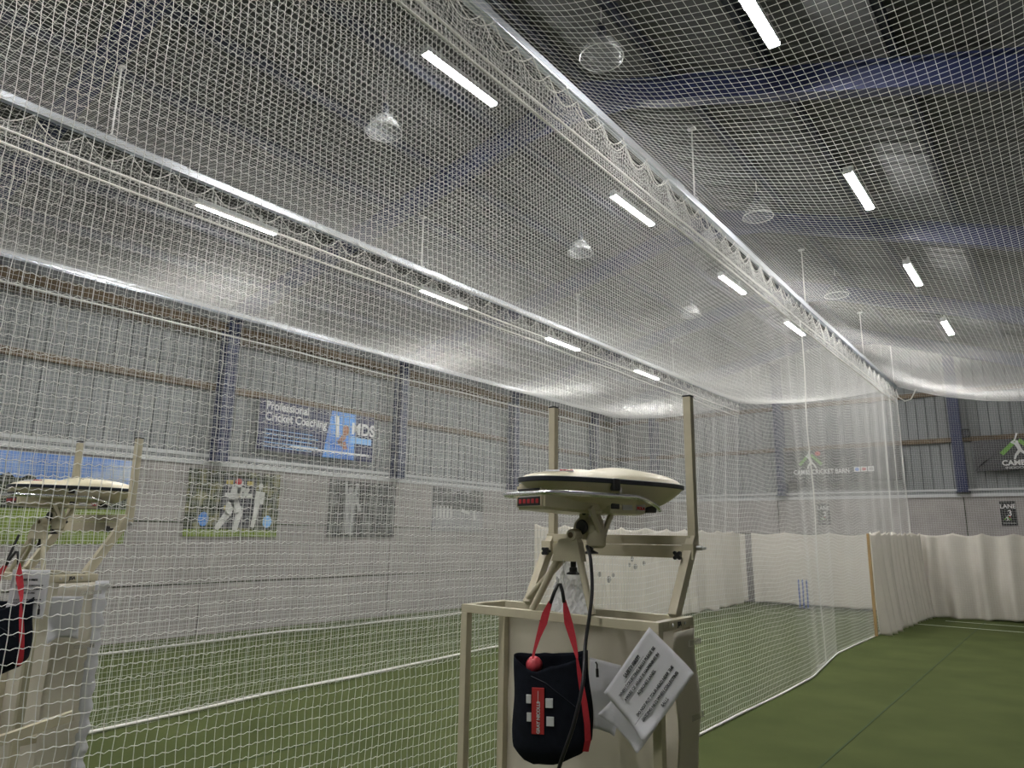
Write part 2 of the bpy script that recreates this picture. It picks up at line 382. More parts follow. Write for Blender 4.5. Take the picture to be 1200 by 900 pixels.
# ------------------------------------------------------------------ net rails, droppers
RA = [(-3.10, -1.0, 5.86), (-3.17, 3.5, 5.86), (-3.2, 7.1, 5.86), (-3.26, 12, 5.83), (-3.3, 20.45, 5.80)]
def rail(name, pts, label, w=.07, h=.085):
    e = empty(name, pts[0], label, 'rail'); o = Vector(pts[0])
    for i in range(len(pts)-1):
        mb = MB(); mb.bar(Vector(pts[i])-o, Vector(pts[i+1])-o, w, h, ch=.005); mb.bar(Vector(pts[i])-o+Vector((0, 0, -h/2-.006)), Vector(pts[i+1])-o+Vector((0, 0, -h/2-.006)), .02, .012)
        mb.build('rail_length', M['galv'], e)
        if i: MB().bar(Vector(pts[i])-o-Vector((0, .12, 0)), Vector(pts[i])-o+Vector((0, .12, 0)), w+.012, h+.012, ch=.003).build('joint_sleeve', M['galv'], e)
    return e
def seglist(x0, x1, y0, y1, z0, z1, step):
    n = max(1, round((y1-y0)/step)); return [(x0+(x1-x0)*i/n, y0+(y1-y0)*i/n, z0+(z1-z0)*i/n) for i in range(n+1)]
rail('curtain_rail', RA, 'long galvanised ceiling rail carrying the nearest tall net')
RBp = seglist(-7.5, -7.5, -1, 20.4, 5.83, 5.84, 4.3); rail('curtain_rail', RBp, 'galvanised ceiling rail carrying the second tall net, lane next to the wall')
RCp = seglist(-11.75, -11.75, -1, 20.4, 5.72, 5.80, 4.3); rail('curtain_rail', RCp, 'galvanised ceiling rail along the left wall, farthest from the camera')
RDp = seglist(.95, .95, -1, 20.4, 5.2, 5.25, 4.3); rail('curtain_rail', RDp, 'galvanised ceiling rail on the right side of the right lane')
def ix(pts, y):
    for i in range(len(pts)-1):
        if pts[i][1] <= y <= pts[i+1][1]:
            t = (y-pts[i][1])/(pts[i+1][1]-pts[i][1]); return pts[i][0]+t*(pts[i+1][0]-pts[i][0]), pts[i][2]+t*(pts[i+1][2]-pts[i][2])
    return (pts[0][0], pts[0][2]) if y < pts[0][1] else (pts[-1][0], pts[-1][2])
def dropper(x, y, z0, label, group):
    e = empty('hanging_rod', (x, y, z0), label, 'rod', group); zt = zb(x)+.02
    MB().tube([(0, 0, 0), (0, 0, zt-z0)], .011, 8).build('rod', M['rodwhite'], e, smooth=True)
    MB().box((-.05, -.03, zt-z0-.03), (.05, .03, zt-z0-.005), .004).build('bracket', M['silver'], e)
    MB().box((-.045, -.03, -.005), (.045, .03, .01), .003).build('clamp', M['silver'], e)
for k, y in enumerate((7.6, 12.35, 16.8, 20.3)):
    x, z = ix(RA, y); dropper(x, y, z+.052, 'pale rod from roof to the nearest rail, ' + ordn[k], 'rods holding the nearest rail')
for k, y in enumerate((2.6, 7.15, 11.6, 16.0)):
    x, z = ix(RBp, y); dropper(x, y, z+.052, 'pale rod from roof to the second rail, ' + ordn[k], 'rods holding the second rail')
for k, y in enumerate((7.3, 11.8, 16.2)):
    x, z = ix(RCp, y); dropper(x, y, z+.052, 'short rod above the left wall rail, ' + ordn[k], 'rods holding the wall rail')
# ------------------------------------------------------------------ netting
def strands(paths, off1, off2, r):
    """paths (n, m, 3) -> triangular tubes as vertex / quad arrays"""
    n, m_, _ = paths.shape; o1 = np.array(off1, float); o2 = np.array(off2, float)
    offs = np.stack([o1, -.5*o1+.866*o2, -.5*o1-.866*o2])*r
    v = paths[:, :, None, :]+offs[None, None]
    idx = np.arange(n*m_*3).reshape(n, m_, 3); a = idx[:, :-1]; b = idx[:, 1:]
    q = np.stack([a, np.roll(a, -1, 2), np.roll(b, -1, 2), b], -1).reshape(-1, 4)
    return v.reshape(-1, 3), q
def net_mesh(name, parts, mt, parent=None):
    V = []; Q = []; k = 0
    for v, q in parts: V.append(v); Q.append(q+k); k += len(v)
    V = np.concatenate(V).astype(np.float32); Q = np.concatenate(Q).astype(np.int32)
    me = bpy.data.meshes.new(name); me.vertices.add(len(V)); me.vertices.foreach_set('co', V.ravel())
    me.loops.add(Q.size); me.loops.foreach_set('vertex_index', Q.ravel())
    me.polygons.add(len(Q)); me.polygons.foreach_set('loop_start', np.arange(0, Q.size, 4, dtype=np.int32))
    me.update(calc_edges=True); me.materials.append(mt)
    o = bpy.data.objects.new(name, me); COL.objects.link(o)
    if parent: o.parent = parent
    return o
def smooth_noise(x, seed, period):
    g = np.random.default_rng(seed).normal(size=400); t = (x/period+50) % 398; i = t.astype(int); f = t-i; f = f*f*(3-2*f)
    return g[i]*(1-f)+g[i+1]*f
def wall_net(xtop, xbot, y0, y1, du, dv, ztop, folds, seed, r=.0016, wave=True, spread=.0, fringe=.28):
    """vertical net in a y-z plane; returns mesh parts. sub-steps along y give the wavy crossing strands"""
    sub = 3 if wave else 1
    nu = int((y1-y0)/du); nv = int(ztop(0)/dv)
    U = np.arange(nu*sub+1)/sub; Vv = np.arange(nv+1)/nv
    Y = y0+U*du; zt = np.array([ztop(y) for y in Y])
    f = Vv[:, None]                       # 0 floor .. 1 top
    Z = f*zt[None, :]
    # bunch the lowest rows towards the ground
    Z = np.where(Z < fringe, Z**1.0, Z)
    xt = np.array([xtop(y) for y in Y]); xb = np.array([xbot(y) for y in Y])
    X = xb[None]*(1-f)**1.0+xt[None]*f
    amp = np.array([folds(y) for y in Y])[None]*(.35+.65*np.sin(np.pi*np.clip(f*.9+.05, 0, 1)))
    ph = smooth_noise(Y, seed, 2.0)*2; zw = (.004+.03*np.clip((Y-8)/5, 0, 1))[None]
    X = X+amp*np.sin(Y*2*np.pi/1.05+ph)[None]+(.018-.012*np.clip((Y-7)/4, 0, 1))[None]*smooth_noise(Y, seed+1, 1.1)[None]*np.sin(np.pi*f)
    Z = Z+.012*smooth_noise(Y, seed+2, .8)[None]*np.sin(np.pi*f)+zw*np.cos(Y*2*np.pi/.88+ph)[None]*np.sin(np.pi*np.clip(f*.95, 0, 1))
    if spread: X = X+spread*np.clip(1-Z/.32, 0, 1)**2
    Yg = np.repeat(Y[None], nv+1, 0)+.008*smooth_noise(Y, seed+4, .5)[None]
    # strands lean and slacken a little from row to row
    Yg = Yg+.012*np.array([math.sin(k*1.7+math.sin(k*.61)*2) for k in range(nv+1)])[:, None]*.25
    P = np.stack([X, Yg, Z], -1)
    verts = P[:, ::sub].transpose(1, 0, 2)
    parts = [strands(verts, (1, 0, 0), (0, 1, 0), r)]
    H_ = P.copy()
    if wave:
        w = np.tile([0, -.0035, .0045], nu+1)[:nu*sub+1]; H_[:, :, 2] += w[None]; H_[:, :, 0] += (w*1.0)[None]
    H_[..., 2] += rng.normal(scale=.0012, size=H_.shape[:2])
    parts.append(strands(H_, (1, 0, 0), (0, 0, 1), r))
    return parts
def xtA(y): return ix(RA, y)[0]
def xbA(y): return -3.05 if y < 10.5 else -3.05-.3*min(1, (y-10.5)/2.5)
ZA = 5.46
eA = empty('batting_net', (-3.2, 0, 0), 'nearest tall white net wall hanging between camera and left machine', 'net')
def at_parent(o, e): o.parent = e; o.matrix_parent_inverse = Matrix.Translation(-Vector(e.location)); return o
nA = net_mesh('mesh_panel', wall_net(xtA, xbA, -.6, 20.4, .0425, .0525, lambda y: ZA, lambda y: .010-.004*max(0, min(1, (y-9)/3))+.04*max(0, min(1, (y-18)/2)), 1, r=.0019), M['netting']); at_parent(nA, eA)
def rope_obj(name, pts, r, parent, mt=None, n=6):
    o = MB().tube(pts, r, n).build(name, mt or M['rope'], smooth='all')
    if parent: at_parent(o, parent)
    return o
def sagline(fx, y0, y1, z, step=.25, wob=.01, seed=3, dx=0):
    ys = np.arange(y0, y1, step); n = smooth_noise(ys, seed, 1.3)
    return [(fx(y)+dx, y, z+wob*k) for y, k in zip(ys, n)]
rope_obj('hem_rope', sagline(xbA, -.6, 15.9, .018, wob=.004)+[(-3.37, 16.3, .02), (-3.37, 20.3, .02)], .013, eA)
rope_obj('head_rope', sagline(xtA, -.6, 20.4, ZA, wob=.012, seed=5), .012, eA)
rope_obj('head_rope', sagline(xtA, -.6, 20.4, ZA-.13, wob=.012, seed=6, dx=.01), .011, eA)
for y in (11.9, 20.35): rope_obj('edge_rope', [(xtA(y)+.01, y+.05*math.sin(k*.6), ZA-(ZA-.03)*k/24) for k in range(25)]+([(xbA(y)-.01, y-.5, .02)] if y < 15 else []), .009, eA)
# skirt between rail and head ropes, hung in scallops from gliders
def skirt(fx, fz, y0, y1, zlow, e, seed, pitch=.46, cell=.045, dx=0):
    Y = np.arange(y0, y1, cell); f = np.linspace(0, 1, 8)[:, None]
    xt = np.array([fx(y) for y in Y])+dx; zt = np.array([fz(y) for y in Y])-.06
    s = np.abs(np.sin((Y-y0)*np.pi/pitch)); top = zt-.16*s-.015*smooth_noise(Y, seed, .5)
    Z = zlow+(top-zlow)[None]*f; Y2 = np.repeat(Y[None], 8, 0)+.012*np.sin(f*7+Y[None]*9); X = xt[None]+.012*smooth_noise(Y, seed+1, .23)[None]*np.sin(f*np.pi)
    P = np.stack([X, Y2, Z], -1)
    o = net_mesh('gathered_edge', [strands(P, (1, 0, 0), (0, 0, 1), .0017), strands(P.transpose(1, 0, 2), (1, 0, 0), (0, 1, 0), .0017)], M['netting']); at_parent(o, e)
    mb = MB(); ys = np.arange(y0, y1, pitch/8)
    mb.tube([(fx(y)+dx, y, fz(y)-.06-.16*abs(math.sin((y-y0)*math.pi/pitch))) for y in ys], .004, 5)
    o = mb.build('scallop_cord', M['rope'], smooth='all'); at_parent(o, e)
    mb = MB(); y = y0
    while y < y1: mb.box((fx(y)+dx-.008, y-.012, fz(y)-.075), (fx(y)+dx+.008, y+.012, fz(y)-.045)); y += pitch
    o = mb.build('gliders', M['flashing']); o['kind'] = 'stuff'; at_parent(o, e)
skirt(xtA, lambda y: ix(RA, y)[1], -.6, 20.4, ZA, eA, 21)
skirt(xtA, lambda y: ix(RA, y)[1], -.5, 20.4, ZA-.13, eA, 31, pitch=.52, cell=.052, dx=.03)
def xbB(y): return -7.3-.5*max(0, min(1, (y-3)/7))
eB = empty('batting_net', (-7.5, 0, 0), 'second tall white net wall, hanging beyond the left machine', 'net')
nB = net_mesh('mesh_panel', wall_net(lambda y: -7.5, xbB, -.4, 20.3, .046, .052, lambda y: 5.45, lambda y: .02+.03*max(0, min(1, (y-9)/5)), 41, r=.0016, wave=False), M['netting']); at_parent(nB, eB)
rope_obj('hem_rope', sagline(xbB, 1, 20.2, .03, wob=.004, seed=8), .017, eB)
rope_obj('head_rope', sagline(lambda y: -7.5, -.4, 20.4, 5.52, seed=15), .013, eB)
rope_obj('head_rope', sagline(lambda y: -7.5, -.4, 20.4, 5.37, seed=16, dx=.01), .012, eB)
skirt(lambda y: -7.5, lambda y: ix(RBp, y)[1], -.4, 20.4, 5.45, eB, 51)
def xbC(y): return -11.35
eC = empty('batting_net', (-11.75, 0, 0), 'third tall white net wall, hanging just in front of the left wall', 'net')
nC = net_mesh('mesh_panel', wall_net(lambda y: -11.75, xbC, 1.5, 20.3, .047, .053, lambda y: 5.35, lambda y: .025, 61, r=.0015, wave=False), M['netting']); at_parent(nC, eC)
rope_obj('hem_rope', sagline(xbC, 2, 20.2, .08, wob=.02, seed=9), .014, eC)
rope_obj('head_rope', sagline(lambda y: -11.75, .5, 20.4, 5.32, seed=17), .013, eC)
def canopy(name, x0, x1, z0, z1, y0, y1, sagf, label, seed, cell=.052, r=.0018):
    nu = int((x1-x0)/cell*1.06); nv = int((y1-y0)/cell); u = np.linspace(0, 1, nu+1)[:, None]; Y = np.linspace(y0, y1, nv+1)
    X = x0(Y) if callable(x0) else x0
    sag = np.array([sagf(y) for y in Y])[None]
    Z = z0*(1-u)+z1*u-4*u*(1-u)*sag+.02*smooth_noise(Y, seed, 1.7)[None]*np.sin(np.pi*u)+.004*smooth_noise(u[:, 0]*9, seed+1, 1.)[:, None]*np.sin(np.pi*u)
    Xg = x0+(x1-x0)*u+.01*smooth_noise(Y, seed+2, 3.)[None]*np.sin(np.pi*u); Yg = np.repeat(Y[None], nu+1, 0)+.008*smooth_noise(u[:, 0]*8, seed+3, 1.)[:, None]
    P = np.stack([Xg, Yg, Z], -1)
    o = net_mesh(name, [strands(P, (0, 0, 1), (1, 0, 0), r), strands(P.transpose(1, 0, 2), (0, 0, 1), (0, 1, 0), r)], M['netting'])
    tag(o, label, 'net'); return o
canopy('roof_net', -3.25, .95, 5.80, 5.2, .6, 20.4, lambda y: .12+.62*max(0, math.sin(math.pi*min(1, max(0, (21-y)/21)))**.6), 'sagging white roof net over the right lane', 71, cell=.062, r=.0017)
canopy('roof_net', -7.5, -3.28, 5.80, 5.80, .4, 20.4, lambda y: .10+.45*max(0, math.sin(math.pi*min(1, max(0, (21-y)/21)))**.6), 'sagging white roof net over the middle lane', 81)
canopy('roof_net', -11.75, -7.52, 5.74, 5.80, 1.5, 20.4, lambda y: .08+.35*max(0, math.sin(math.pi*min(1, max(0, (21-y)/21)))**.6), 'sagging white roof net over the lane by the left wall', 91)
# back net across the end of the lanes
def back_net():
    nu = int(12.6/.052); nv = int(5.2/.052); X = np.linspace(-11.7, .95, nu+1); f = np.linspace(0, 1, nv+1)[:, None]
    ztop = np.where(X < -3.3, 5.68, 5.68-.4*(X+3.3)/4.2)
    Z = .1+(ztop[None]-.1)*f; Y = 20.75+.04*smooth_noise(X, 5, .7)[None]*np.sin(np.pi*f)+.0*X[None]
    P = np.stack([np.repeat(X[None], nv+1, 0), Y, Z], -1)
    o = net_mesh('end_net', [strands(P, (0, 1, 0), (0, 0, 1), .0010), strands(P.transpose(1, 0, 2), (0, 1, 0), (1, 0, 0), .0010)], M['netting'])
    return tag(o, 'fine end net hanging in front of the back wall', 'net')
back_net()
eR = empty('end_rope', (-3.3, 20.5, 5.7), 'thick white rope hanging at the far end of the nearest rail', 'rope')
MB().tube([(.0, -.02, .0), (.02, .05, -.14), (.16, .10, -.26), (.30, .12, -.22), (.38, .12, -.08), (.44, .12, .05)], .016, 8).build('rope', M['rope'], eR, smooth='all')
# ------------------------------------------------------------------ canvas curtains
def curtain(name, path, ztop, zbot, label, amp, pitch, seed, scallop=.07, wallward=1, n_per=14, mt=None, lean=0.0):
    """path: list of (x, y) followed by the curtain; folds are normal to it"""
    P = [Vector((p[0], p[1], 0)) for p in path]; L = [0]
    for i in range(len(P)-1): L.append(L[-1]+(P[i+1]-P[i]).length)
    n = int(L[-1]/.035); rows = 40; vs = []; fs = []; s_ar = np.linspace(0, L[-1], n+1)
    n1 = smooth_noise(s_ar, seed, pitch*1.1); n2 = smooth_noise(s_ar, seed+1, pitch*.35); n3 = smooth_noise(s_ar, seed+2, .9)
    for k in range(rows+1):
        f = k/rows   # 0 bottom
        for i, s in enumerate(s_ar):
            j = 0
            while j < len(L)-2 and s > L[j+1]: j += 1
            t = (s-L[j])/(L[j+1]-L[j]); p = P[j].lerp(P[j+1], t); d = (P[j+1]-P[j]).normalized(); nn = Vector((-d.y, d.x, 0))
            a = amp*(.45+.55*(1-f)) ; w = a*(math.sin(2*math.pi*s/pitch+n1[i]*1.2+.5*math.sin(f*3+n3[i]))+.35*n2[i]*(1-.4*f))
            zt = ztop-scallop*abs(math.sin(math.pi*s/(pitch*1.3)+n3[i]*.3))**.8
            z0_ = zbot+.03*n3[i]*(.5)+.015*n2[i]
            p = p+nn*(w+lean*(1-f)**2)+d*(.02*n3[i]*(1-f)); vs.append((p.x, p.y, max(.004, z0_)+(zt-max(.004, z0_))*f))
    for k in range(rows):
        for i in range(n): a = k*(n+1)+i; fs.append((a, a+1, a+n+2, a+n+1))
    o = MB().add(vs, fs).build(name, mt or M['canvas'], smooth='all', solid=.004)
    return o
def curtain_thing(path, ztop, zbot, label, amp, pitch, seed, cords=.75, **kw):
    o = curtain('canvas_curtain', path, ztop, zbot, label, amp, pitch, seed, **kw); tag(o, label, 'curtain')
    return o
curtain_thing([(-3.22, 20.95), (-2.2, 20.98), (0, 21.0), (1.2, 21.0)], 2.06, .02, 'cream canvas curtain across the far end of the right lane', .13, .52, 101)
curtain_thing([(-7.55, 20.98), (-5.5, 21.0), (-3.42, 21.0)], 2.04, .06, 'cream canvas curtain behind the blue stumps of the middle lane', .05, .85, 111)
curtain_thing([(-11.6, 20.98), (-9.5, 21.0), (-7.75, 21.0)], 2.04, .06, 'cream canvas curtain at the far end of the lane by the wall', .04, .85, 121)
curtain_thing([(-3.30, 15.95), (-3.28, 18.0), (-3.2, 20.9)], 2.05, .0, 'cream canvas curtain at the far end of the nearest net', .085, .42, 131, lean=-.1)
oB = curtain_thing([(-7.6, 10.3), (-7.62, 14), (-7.6, 20.2)], 2.05, .03, 'stained cream canvas curtain hung along the second net', .05, .8, 141)
# dirty ball marks on that curtain
for k, (x, y, w) in enumerate([(703, 673, .06), (714, 679, .08), (719, 674, .05), (741, 655, .07), (745, 664, .07), (738, 662, .05), (755, 660, .06)]):
    p = onx(x, y, -7.5); mb = MB(); mb.prism([(p.y+w*1.1*math.cos(t*math.pi/6), p.z+w*.85*math.sin(t*math.pi/6)) for t in range(12)], -7.51, -7.505, ax=0)
    o = mb.build('ball_mark', M['stain']); o.parent = oB
# wood batten on the near edge of the side curtain
tag(MB().box((-3.335, 15.74, .02), (-3.285, 15.80, 1.98), .006).build('edge_batten', M['wood_edge']), 'pale wooden batten at the near edge of the side canvas', 'batten')
# ------------------------------------------------------------------ stumps
def stumps(x, y, label, h=.78, group=None):
    e = empty('stump_set', (x, y, 0), label, 'stumps')
    MB().box((-.16, -.06, 0.005), (.16, .06, .03), .006).build('base', M['black'], e)
    for k in (-1, 0, 1): MB().lathe([(0, .03), (.02, .03), (.02, h-.03), (.014, h-.01), (0, h)], (k*.105, 0, 0), 12).build('stump', M['stump'], e, smooth=True)
p = onz(947, 717, 0); stumps(-6.02, 20.45, 'blue stumps standing before the canvas in the middle lane')
stumps(-9.75, 20.2, 'blue stumps in the lane by the wall, seen through two nets')
# ------------------------------------------------------------------ signs
def text(body, size, mt, parent, loc, face='y', align='CENTER', name='lettering', sx=1, bold=0.0, rot=None, sp=1):
    c = bpy.data.curves.new(name, 'FONT'); c.body = body; c.size = size; c.align_x = align; c.align_y = 'CENTER'; c.extrude = .0012; c.offset = bold; c.space_line = sp
    c.materials.append(mt); o = bpy.data.objects.new(name, c); COL.objects.link(o)
    R = {'y': (math.pi/2, 0, 0), 'x': (math.pi/2, 0, math.pi/2)}[face] if rot is None else rot
    me = bpy.data.meshes.new_from_object(o); nm_ = o.name; COL.objects.unlink(o); bpy.data.objects.remove(o)
    o = bpy.data.objects.new(name, me); COL.objects.link(o)
    o.rotation_euler = R; o.scale = (sx, 1, 1); o.parent = parent; o.location = loc; return o
def flat(name, pts, mt, parent, face, d=0, t=.003):
    """flat printed shape; pts (u, v): u to the viewer's right, v up; d = distance in front of the board"""
    mb = MB()
    if face == 'y': mb.prism(pts, -d, -d-t, ax=1)
    else: mb.prism(pts, d, d+t, ax=0)
    return mb.build(name, mt, parent)
def ell(cx, cy, rx, ry, n=16, a=0): 
    return [(cx+rx*math.cos(2*math.pi*k/n)*math.cos(a)-ry*math.sin(2*math.pi*k/n)*math.sin(a), cy+rx*math.cos(2*math.pi*k/n)*math.sin(a)+ry*math.sin(2*math.pi*k/n)*math.cos(a)) for k in range(n)]
def limb(p, q, w0, w1):
    p = Vector(p); q = Vector(q); d = (q-p).normalized(); n = Vector((-d.y, d.x)); return [tuple(p+n*w0), tuple(p-n*w0), tuple(q-n*w1), tuple(q+n*w1)]
def club_logo(parent, face, cx, cy, s, d, mwhite=None, ball=True):
    """two green bats leaning together like a roof, white batsman, red ball"""
    w = mwhite or M['sign_white']
    for k, sg in enumerate((-1, 1)):
        flat('green_bat', limb((cx+sg*.06*s, cy+.62*s), (cx+sg*.78*s, cy-.12*s), .10*s, .11*s), M['green_print'], parent, face, d)
    mb = []
    fig = [ell(cx-.03*s, cy+.50*s, .075*s, .09*s), limb((cx-.06*s, cy+.44*s), (cx+.08*s, cy+.05*s), .10*s, .09*s), limb((cx+.06*s, cy+.08*s), (cx-.12*s, cy-.18*s), .08*s, .06*s),
           limb((cx-.12*s, cy-.14*s), (cx-.22*s, cy-.42*s), .06*s, .045*s), limb((cx+.06*s, cy+.08*s), (cx+.26*s, cy-.12*s), .08*s, .06*s), limb((cx+.24*s, cy-.10*s), (cx+.40*s, cy-.38*s), .055*s, .045*s),
           limb((cx-.08*s, cy+.40*s), (cx-.30*s, cy+.52*s), .05*s, .04*s), limb((cx-.28*s, cy+.50*s), (cx-.08*s, cy+.62*s), .04*s, .035*s), limb((cx-.12*s, cy+.60*s), (cx+.02*s, cy+1.0*s), .03*s, .05*s)]
    mbx = MB()
    for pts in fig:
        if face == 'y': mbx.prism(pts, -d-.004, -d-.007, ax=1)
        else: mbx.prism(pts, d+.004, d+.007, ax=0)
    mbx.build('batsman_emblem', w, parent)
    if ball: flat('ball_emblem', ell(cx+.55*s, cy+.68*s, .2*s, .17*s), M['red_print'], parent, face, d+.002)
def board(name, x0, x1, z0, z1, y, mt, label, cat, thick=.02, wob=0):
    """board facing -y"""
    e = empty(name, ((x0+x1)/2, y, (z0+z1)/2), label, cat); w, h = (x1-x0)/2, (z1-z0)/2
    MB().box((-w, -.0, -h), (w, thick, h), .004).build('panel', mt, e); return e, w, h
# lane signs
for nm, xx in (('3', -1.285), ('2', -5.66)):
    e, w, h = board('lane_sign', xx-.165, xx+.165, 2.26, 2.86, YB-.022, M['sign_black'], 'black LANE 3 sign at the right edge of the concrete back wall' if nm == '3' else 'black LANE 2 sign on the back wall, dimly seen through the nearest net', 'sign')
    text('LANE', .15, M['sign_white'], e, (0, -.004, h-.13), sx=.9, bold=.002); text(nm, .19, M['sign_white'], e, (0.03, -.004, .0), bold=.003)
    club_logo(e, 'y', -.03, -h+.15, .095, .003); flat('white_rule', [(-.13, -h+.055), (.13, -h+.055), (.13, -h+.062), (-.13, -h+.062)], M['sign_white'], e, 'y', .001)
# right banner
e, w, h = board('vinyl_banner', -1.86, .8, 3.62, 4.40, YB-.16, M['banner_black'], 'black banner with green bats emblem high on the right of the back wall', 'banner', .006)
club_logo(e, 'y', -.37, .07, .46, .004)
text('CAMBS', .18, M['sign_white'], e, (-.46, -.006, -.215), bold=.006, sx=1.0); text('INDOOR', .075, M['sign_white'], e, (-.46, -.006, -.335), sx=1.5)
MB().add([(-w+.05, -.004, -h+.06), (-w+.16, -.004, -h+.2), (-w+.42, -.004, -.02), (-w+.52, -.004, .1), (-w+.36, -.03, -.06), (-w+.14, -.03, -.26)], [(0, 1, 5), (1, 2, 4, 5), (2, 3, 4)]).build('crease', M['banner_black'], e)
# middle banner
e, w, h = board('vinyl_banner', -6.7, -3.55, 3.45, 4.40, YB-.16, M['banner_black'], 'dark banner reading CAMBS CRICKET BARN behind the net', 'banner', .006)
club_logo(e, 'y', -.76, .10, .40, .004)
text('CAMBS CRICKET BARN', .185, M['sign_white'], e, (-.48, -.006, -.16), bold=.004, sx=.80)
for k, (c, g) in enumerate((('blue_print', 'E'), ('red_print', 'C'), ('grey_kit', 'B'))):
    flat('badge', [(.40+k*.18, -.20), (.56+k*.18, -.20), (.56+k*.18, -.06), (.40+k*.18, -.06)], M['sign_white'], e, 'y', .004)
    flat('badge_mark', ell(.48+k*.18, -.13, .055, .045), M[c], e, 'y', .008)
# small black speaker on the timber rail
e = empty('wall_speaker', (-1.98, YB-.03, 4.63), 'small black box speaker above the timber rail on back wall', 'speaker')
MB().box((-.09, -.07, -.11), (.09, .05, .11), .012).build('housing', M['black'], e); MB().lathe([(0, 0), (.06, 0), (.065, .008)], (0, -.072, 0), 20, (0, -1, 0)).build('grille', M['rubber'], e)
# boards on the left wall (facing +x): u = y, v = z
kx = 12.58/11.45
def wz(z): return H+(z-H)*kx
def lboard(name, y0, y1, z0, z1, mt, label, cat, x=None):
    x = x or XL+.03; y0, y1, z0, z1 = y0*kx, y1*kx, wz(z0), wz(z1)
    e = empty(name, (x, (y0+y1)/2, (z0+z1)/2), label, cat); w, h = (y1-y0)/2, (z1-z0)/2
    MB().box((-.02, -w, -h), (0, w, h), .004).build('panel', mt, e); return e, w, h
def fig(parent, name, parts, mt, d):
    mb = MB()
    for pts in parts: mb.prism(pts, d, d+.003, ax=0)
    return mb.build(name, mt, parent)
# photo 1: ground and sky
e, w, h = lboard('wall_poster', 3.0, 4.95, 1.62, 2.88, M['sky_print'], 'colour poster of green field, trees and blue sky at far left', 'poster')
flat('printed_grass', [(-w, -h), (w, -h), (w, -.12), (-w, -.16)], M['grass_print'], e, 'x', .001)
tp = [(-w, -.17)]+[(-w+2*w*k/24, (.30 if k < 9 else .10)+.07*math.sin(k*1.9)+(.06 if k % 3 == 0 else 0)) for k in range(25)]+[(w, -.13)]
flat('printed_trees', tp, M['darktrees_print'], e, 'x', .005)
# photo 2: batsman playing a stroke
e, w, h = lboard('wall_poster', 5.86, 7.6, 1.74, 2.86, M['trees_print'], 'colour poster of a batsman in white before a scoreboard', 'poster')
flat('printed_grass', [(-w, -h), (w, -h), (w, -h+.13), (-w, -h+.13)], M['grass_print'], e, 'x', .001)
flat('printed_scoreboard', [(-.28, -.45), (.42, -.45), (.42, .5), (-.28, .5)], mat('printed_scoreboard', (.05, .05, .06), .7, noise=.4, scale=14), e, 'x', .002)
for k in range(8): flat('printed_number', [(-.22+(k % 3)*.22, .36-(k//3)*.24), (-.08+(k % 3)*.22, .36-(k//3)*.24), (-.08+(k % 3)*.22, .44-(k//3)*.24), (-.22+(k % 3)*.22, .44-(k//3)*.24)], M['white_kit'] if k % 2 else mat('yellow_print', (.5, .4, .1), .7), e, 'x', .005)
fig(e, 'printed_batsman', [ell(.02, .36, .06, .075), limb((0, .32), (-.06, .02), .09, .10), limb((-.06, .08), (-.14, -.22), .09, .07), limb((-.13, -.18), (-.34, -.48), .07, .05), limb((-.04, .08), (.10, -.18), .09, .07), limb((.10, -.16), (.04, -.50), .065, .05),
     limb((.02, .28), (.16, .12), .05, .04), limb((.15, .14), (.26, .30), .04, .035), limb((.05, .3), (.2, .26), .05, .04)], M['white_kit'], .009)
fig(e, 'printed_face', [ell(.03, .42, .07, .06)], M['red_print'], .013)
fig(e, 'printed_umpire', [limb((.52, .26), (.50, .02), .10, .10), limb((.48, .04), (.40, -.44), .06, .04), ell(.52, .36, .05, .06)], M['white_kit'], .009)
fig(e, 'printed_umpire_trousers', [limb((.52, .02), (.54, -.40), .08, .05)], M['ink'], .008)
fig(e, 'printed_spectator', [ell(-.60, -.3, .10, .13), ], M['blue_print'], .006); fig(e, 'printed_bag', [ell(.72, -.32, .10, .12)], M['lightblue_print'], .006)
# photo 3: monochrome cricketer, arms up
e, w, h = lboard('wall_poster', 8.72, 10.46, 1.75, 2.87, M['bw_print'], 'black and white poster of one cricketer with both arms raised', 'poster')
fig(e, 'printed_bowler', [ell(-.40, .40, .055, .07), limb((-.38, .34), (-.38, -.02), .15, .12), limb((-.42, 0), (-.44, -.55), .08, .05), limb((-.34, 0), (-.33, -.58), .08, .05), limb((-.5, .3), (-.52, .58), .04, .03), limb((-.26, .3), (-.20, .56), .05, .03), limb((-.26, .3), (-.1, -.05), .05, .04)], M['grey_kit'], .004)
# photo 4: monochrome ground
e, w, h = lboard('wall_poster', 11.6, 13.35, 1.90, 2.9, M['bwlight_print'], 'black and white poster of players on a tree-lined ground, farthest along the wall', 'poster')
flat('printed_trees', [(-w, .05), (w, -.02), (w, h-.05), (w*.55, h), (w*.35, h-.14), (w*.2, h-.02), (-.15, h-.1), (-.2, .32), (-.3, h-.03), (-w, h)], M['bw_print'], e, 'x', .002)
fig(e, 'printed_players', [limb((-w+.15+.13*k, .0), (-w+.15+.13*k, -.22), .035, .03) for k in range(5)]+[ell(-w+.15+.13*k, .05, .035, .04, 8) for k in range(5)]+[limb((.1, 0), (.42, -.08), .05, .03), limb((.6, .0), (.62, -.22), .04, .05)], M['white_kit'], .006)
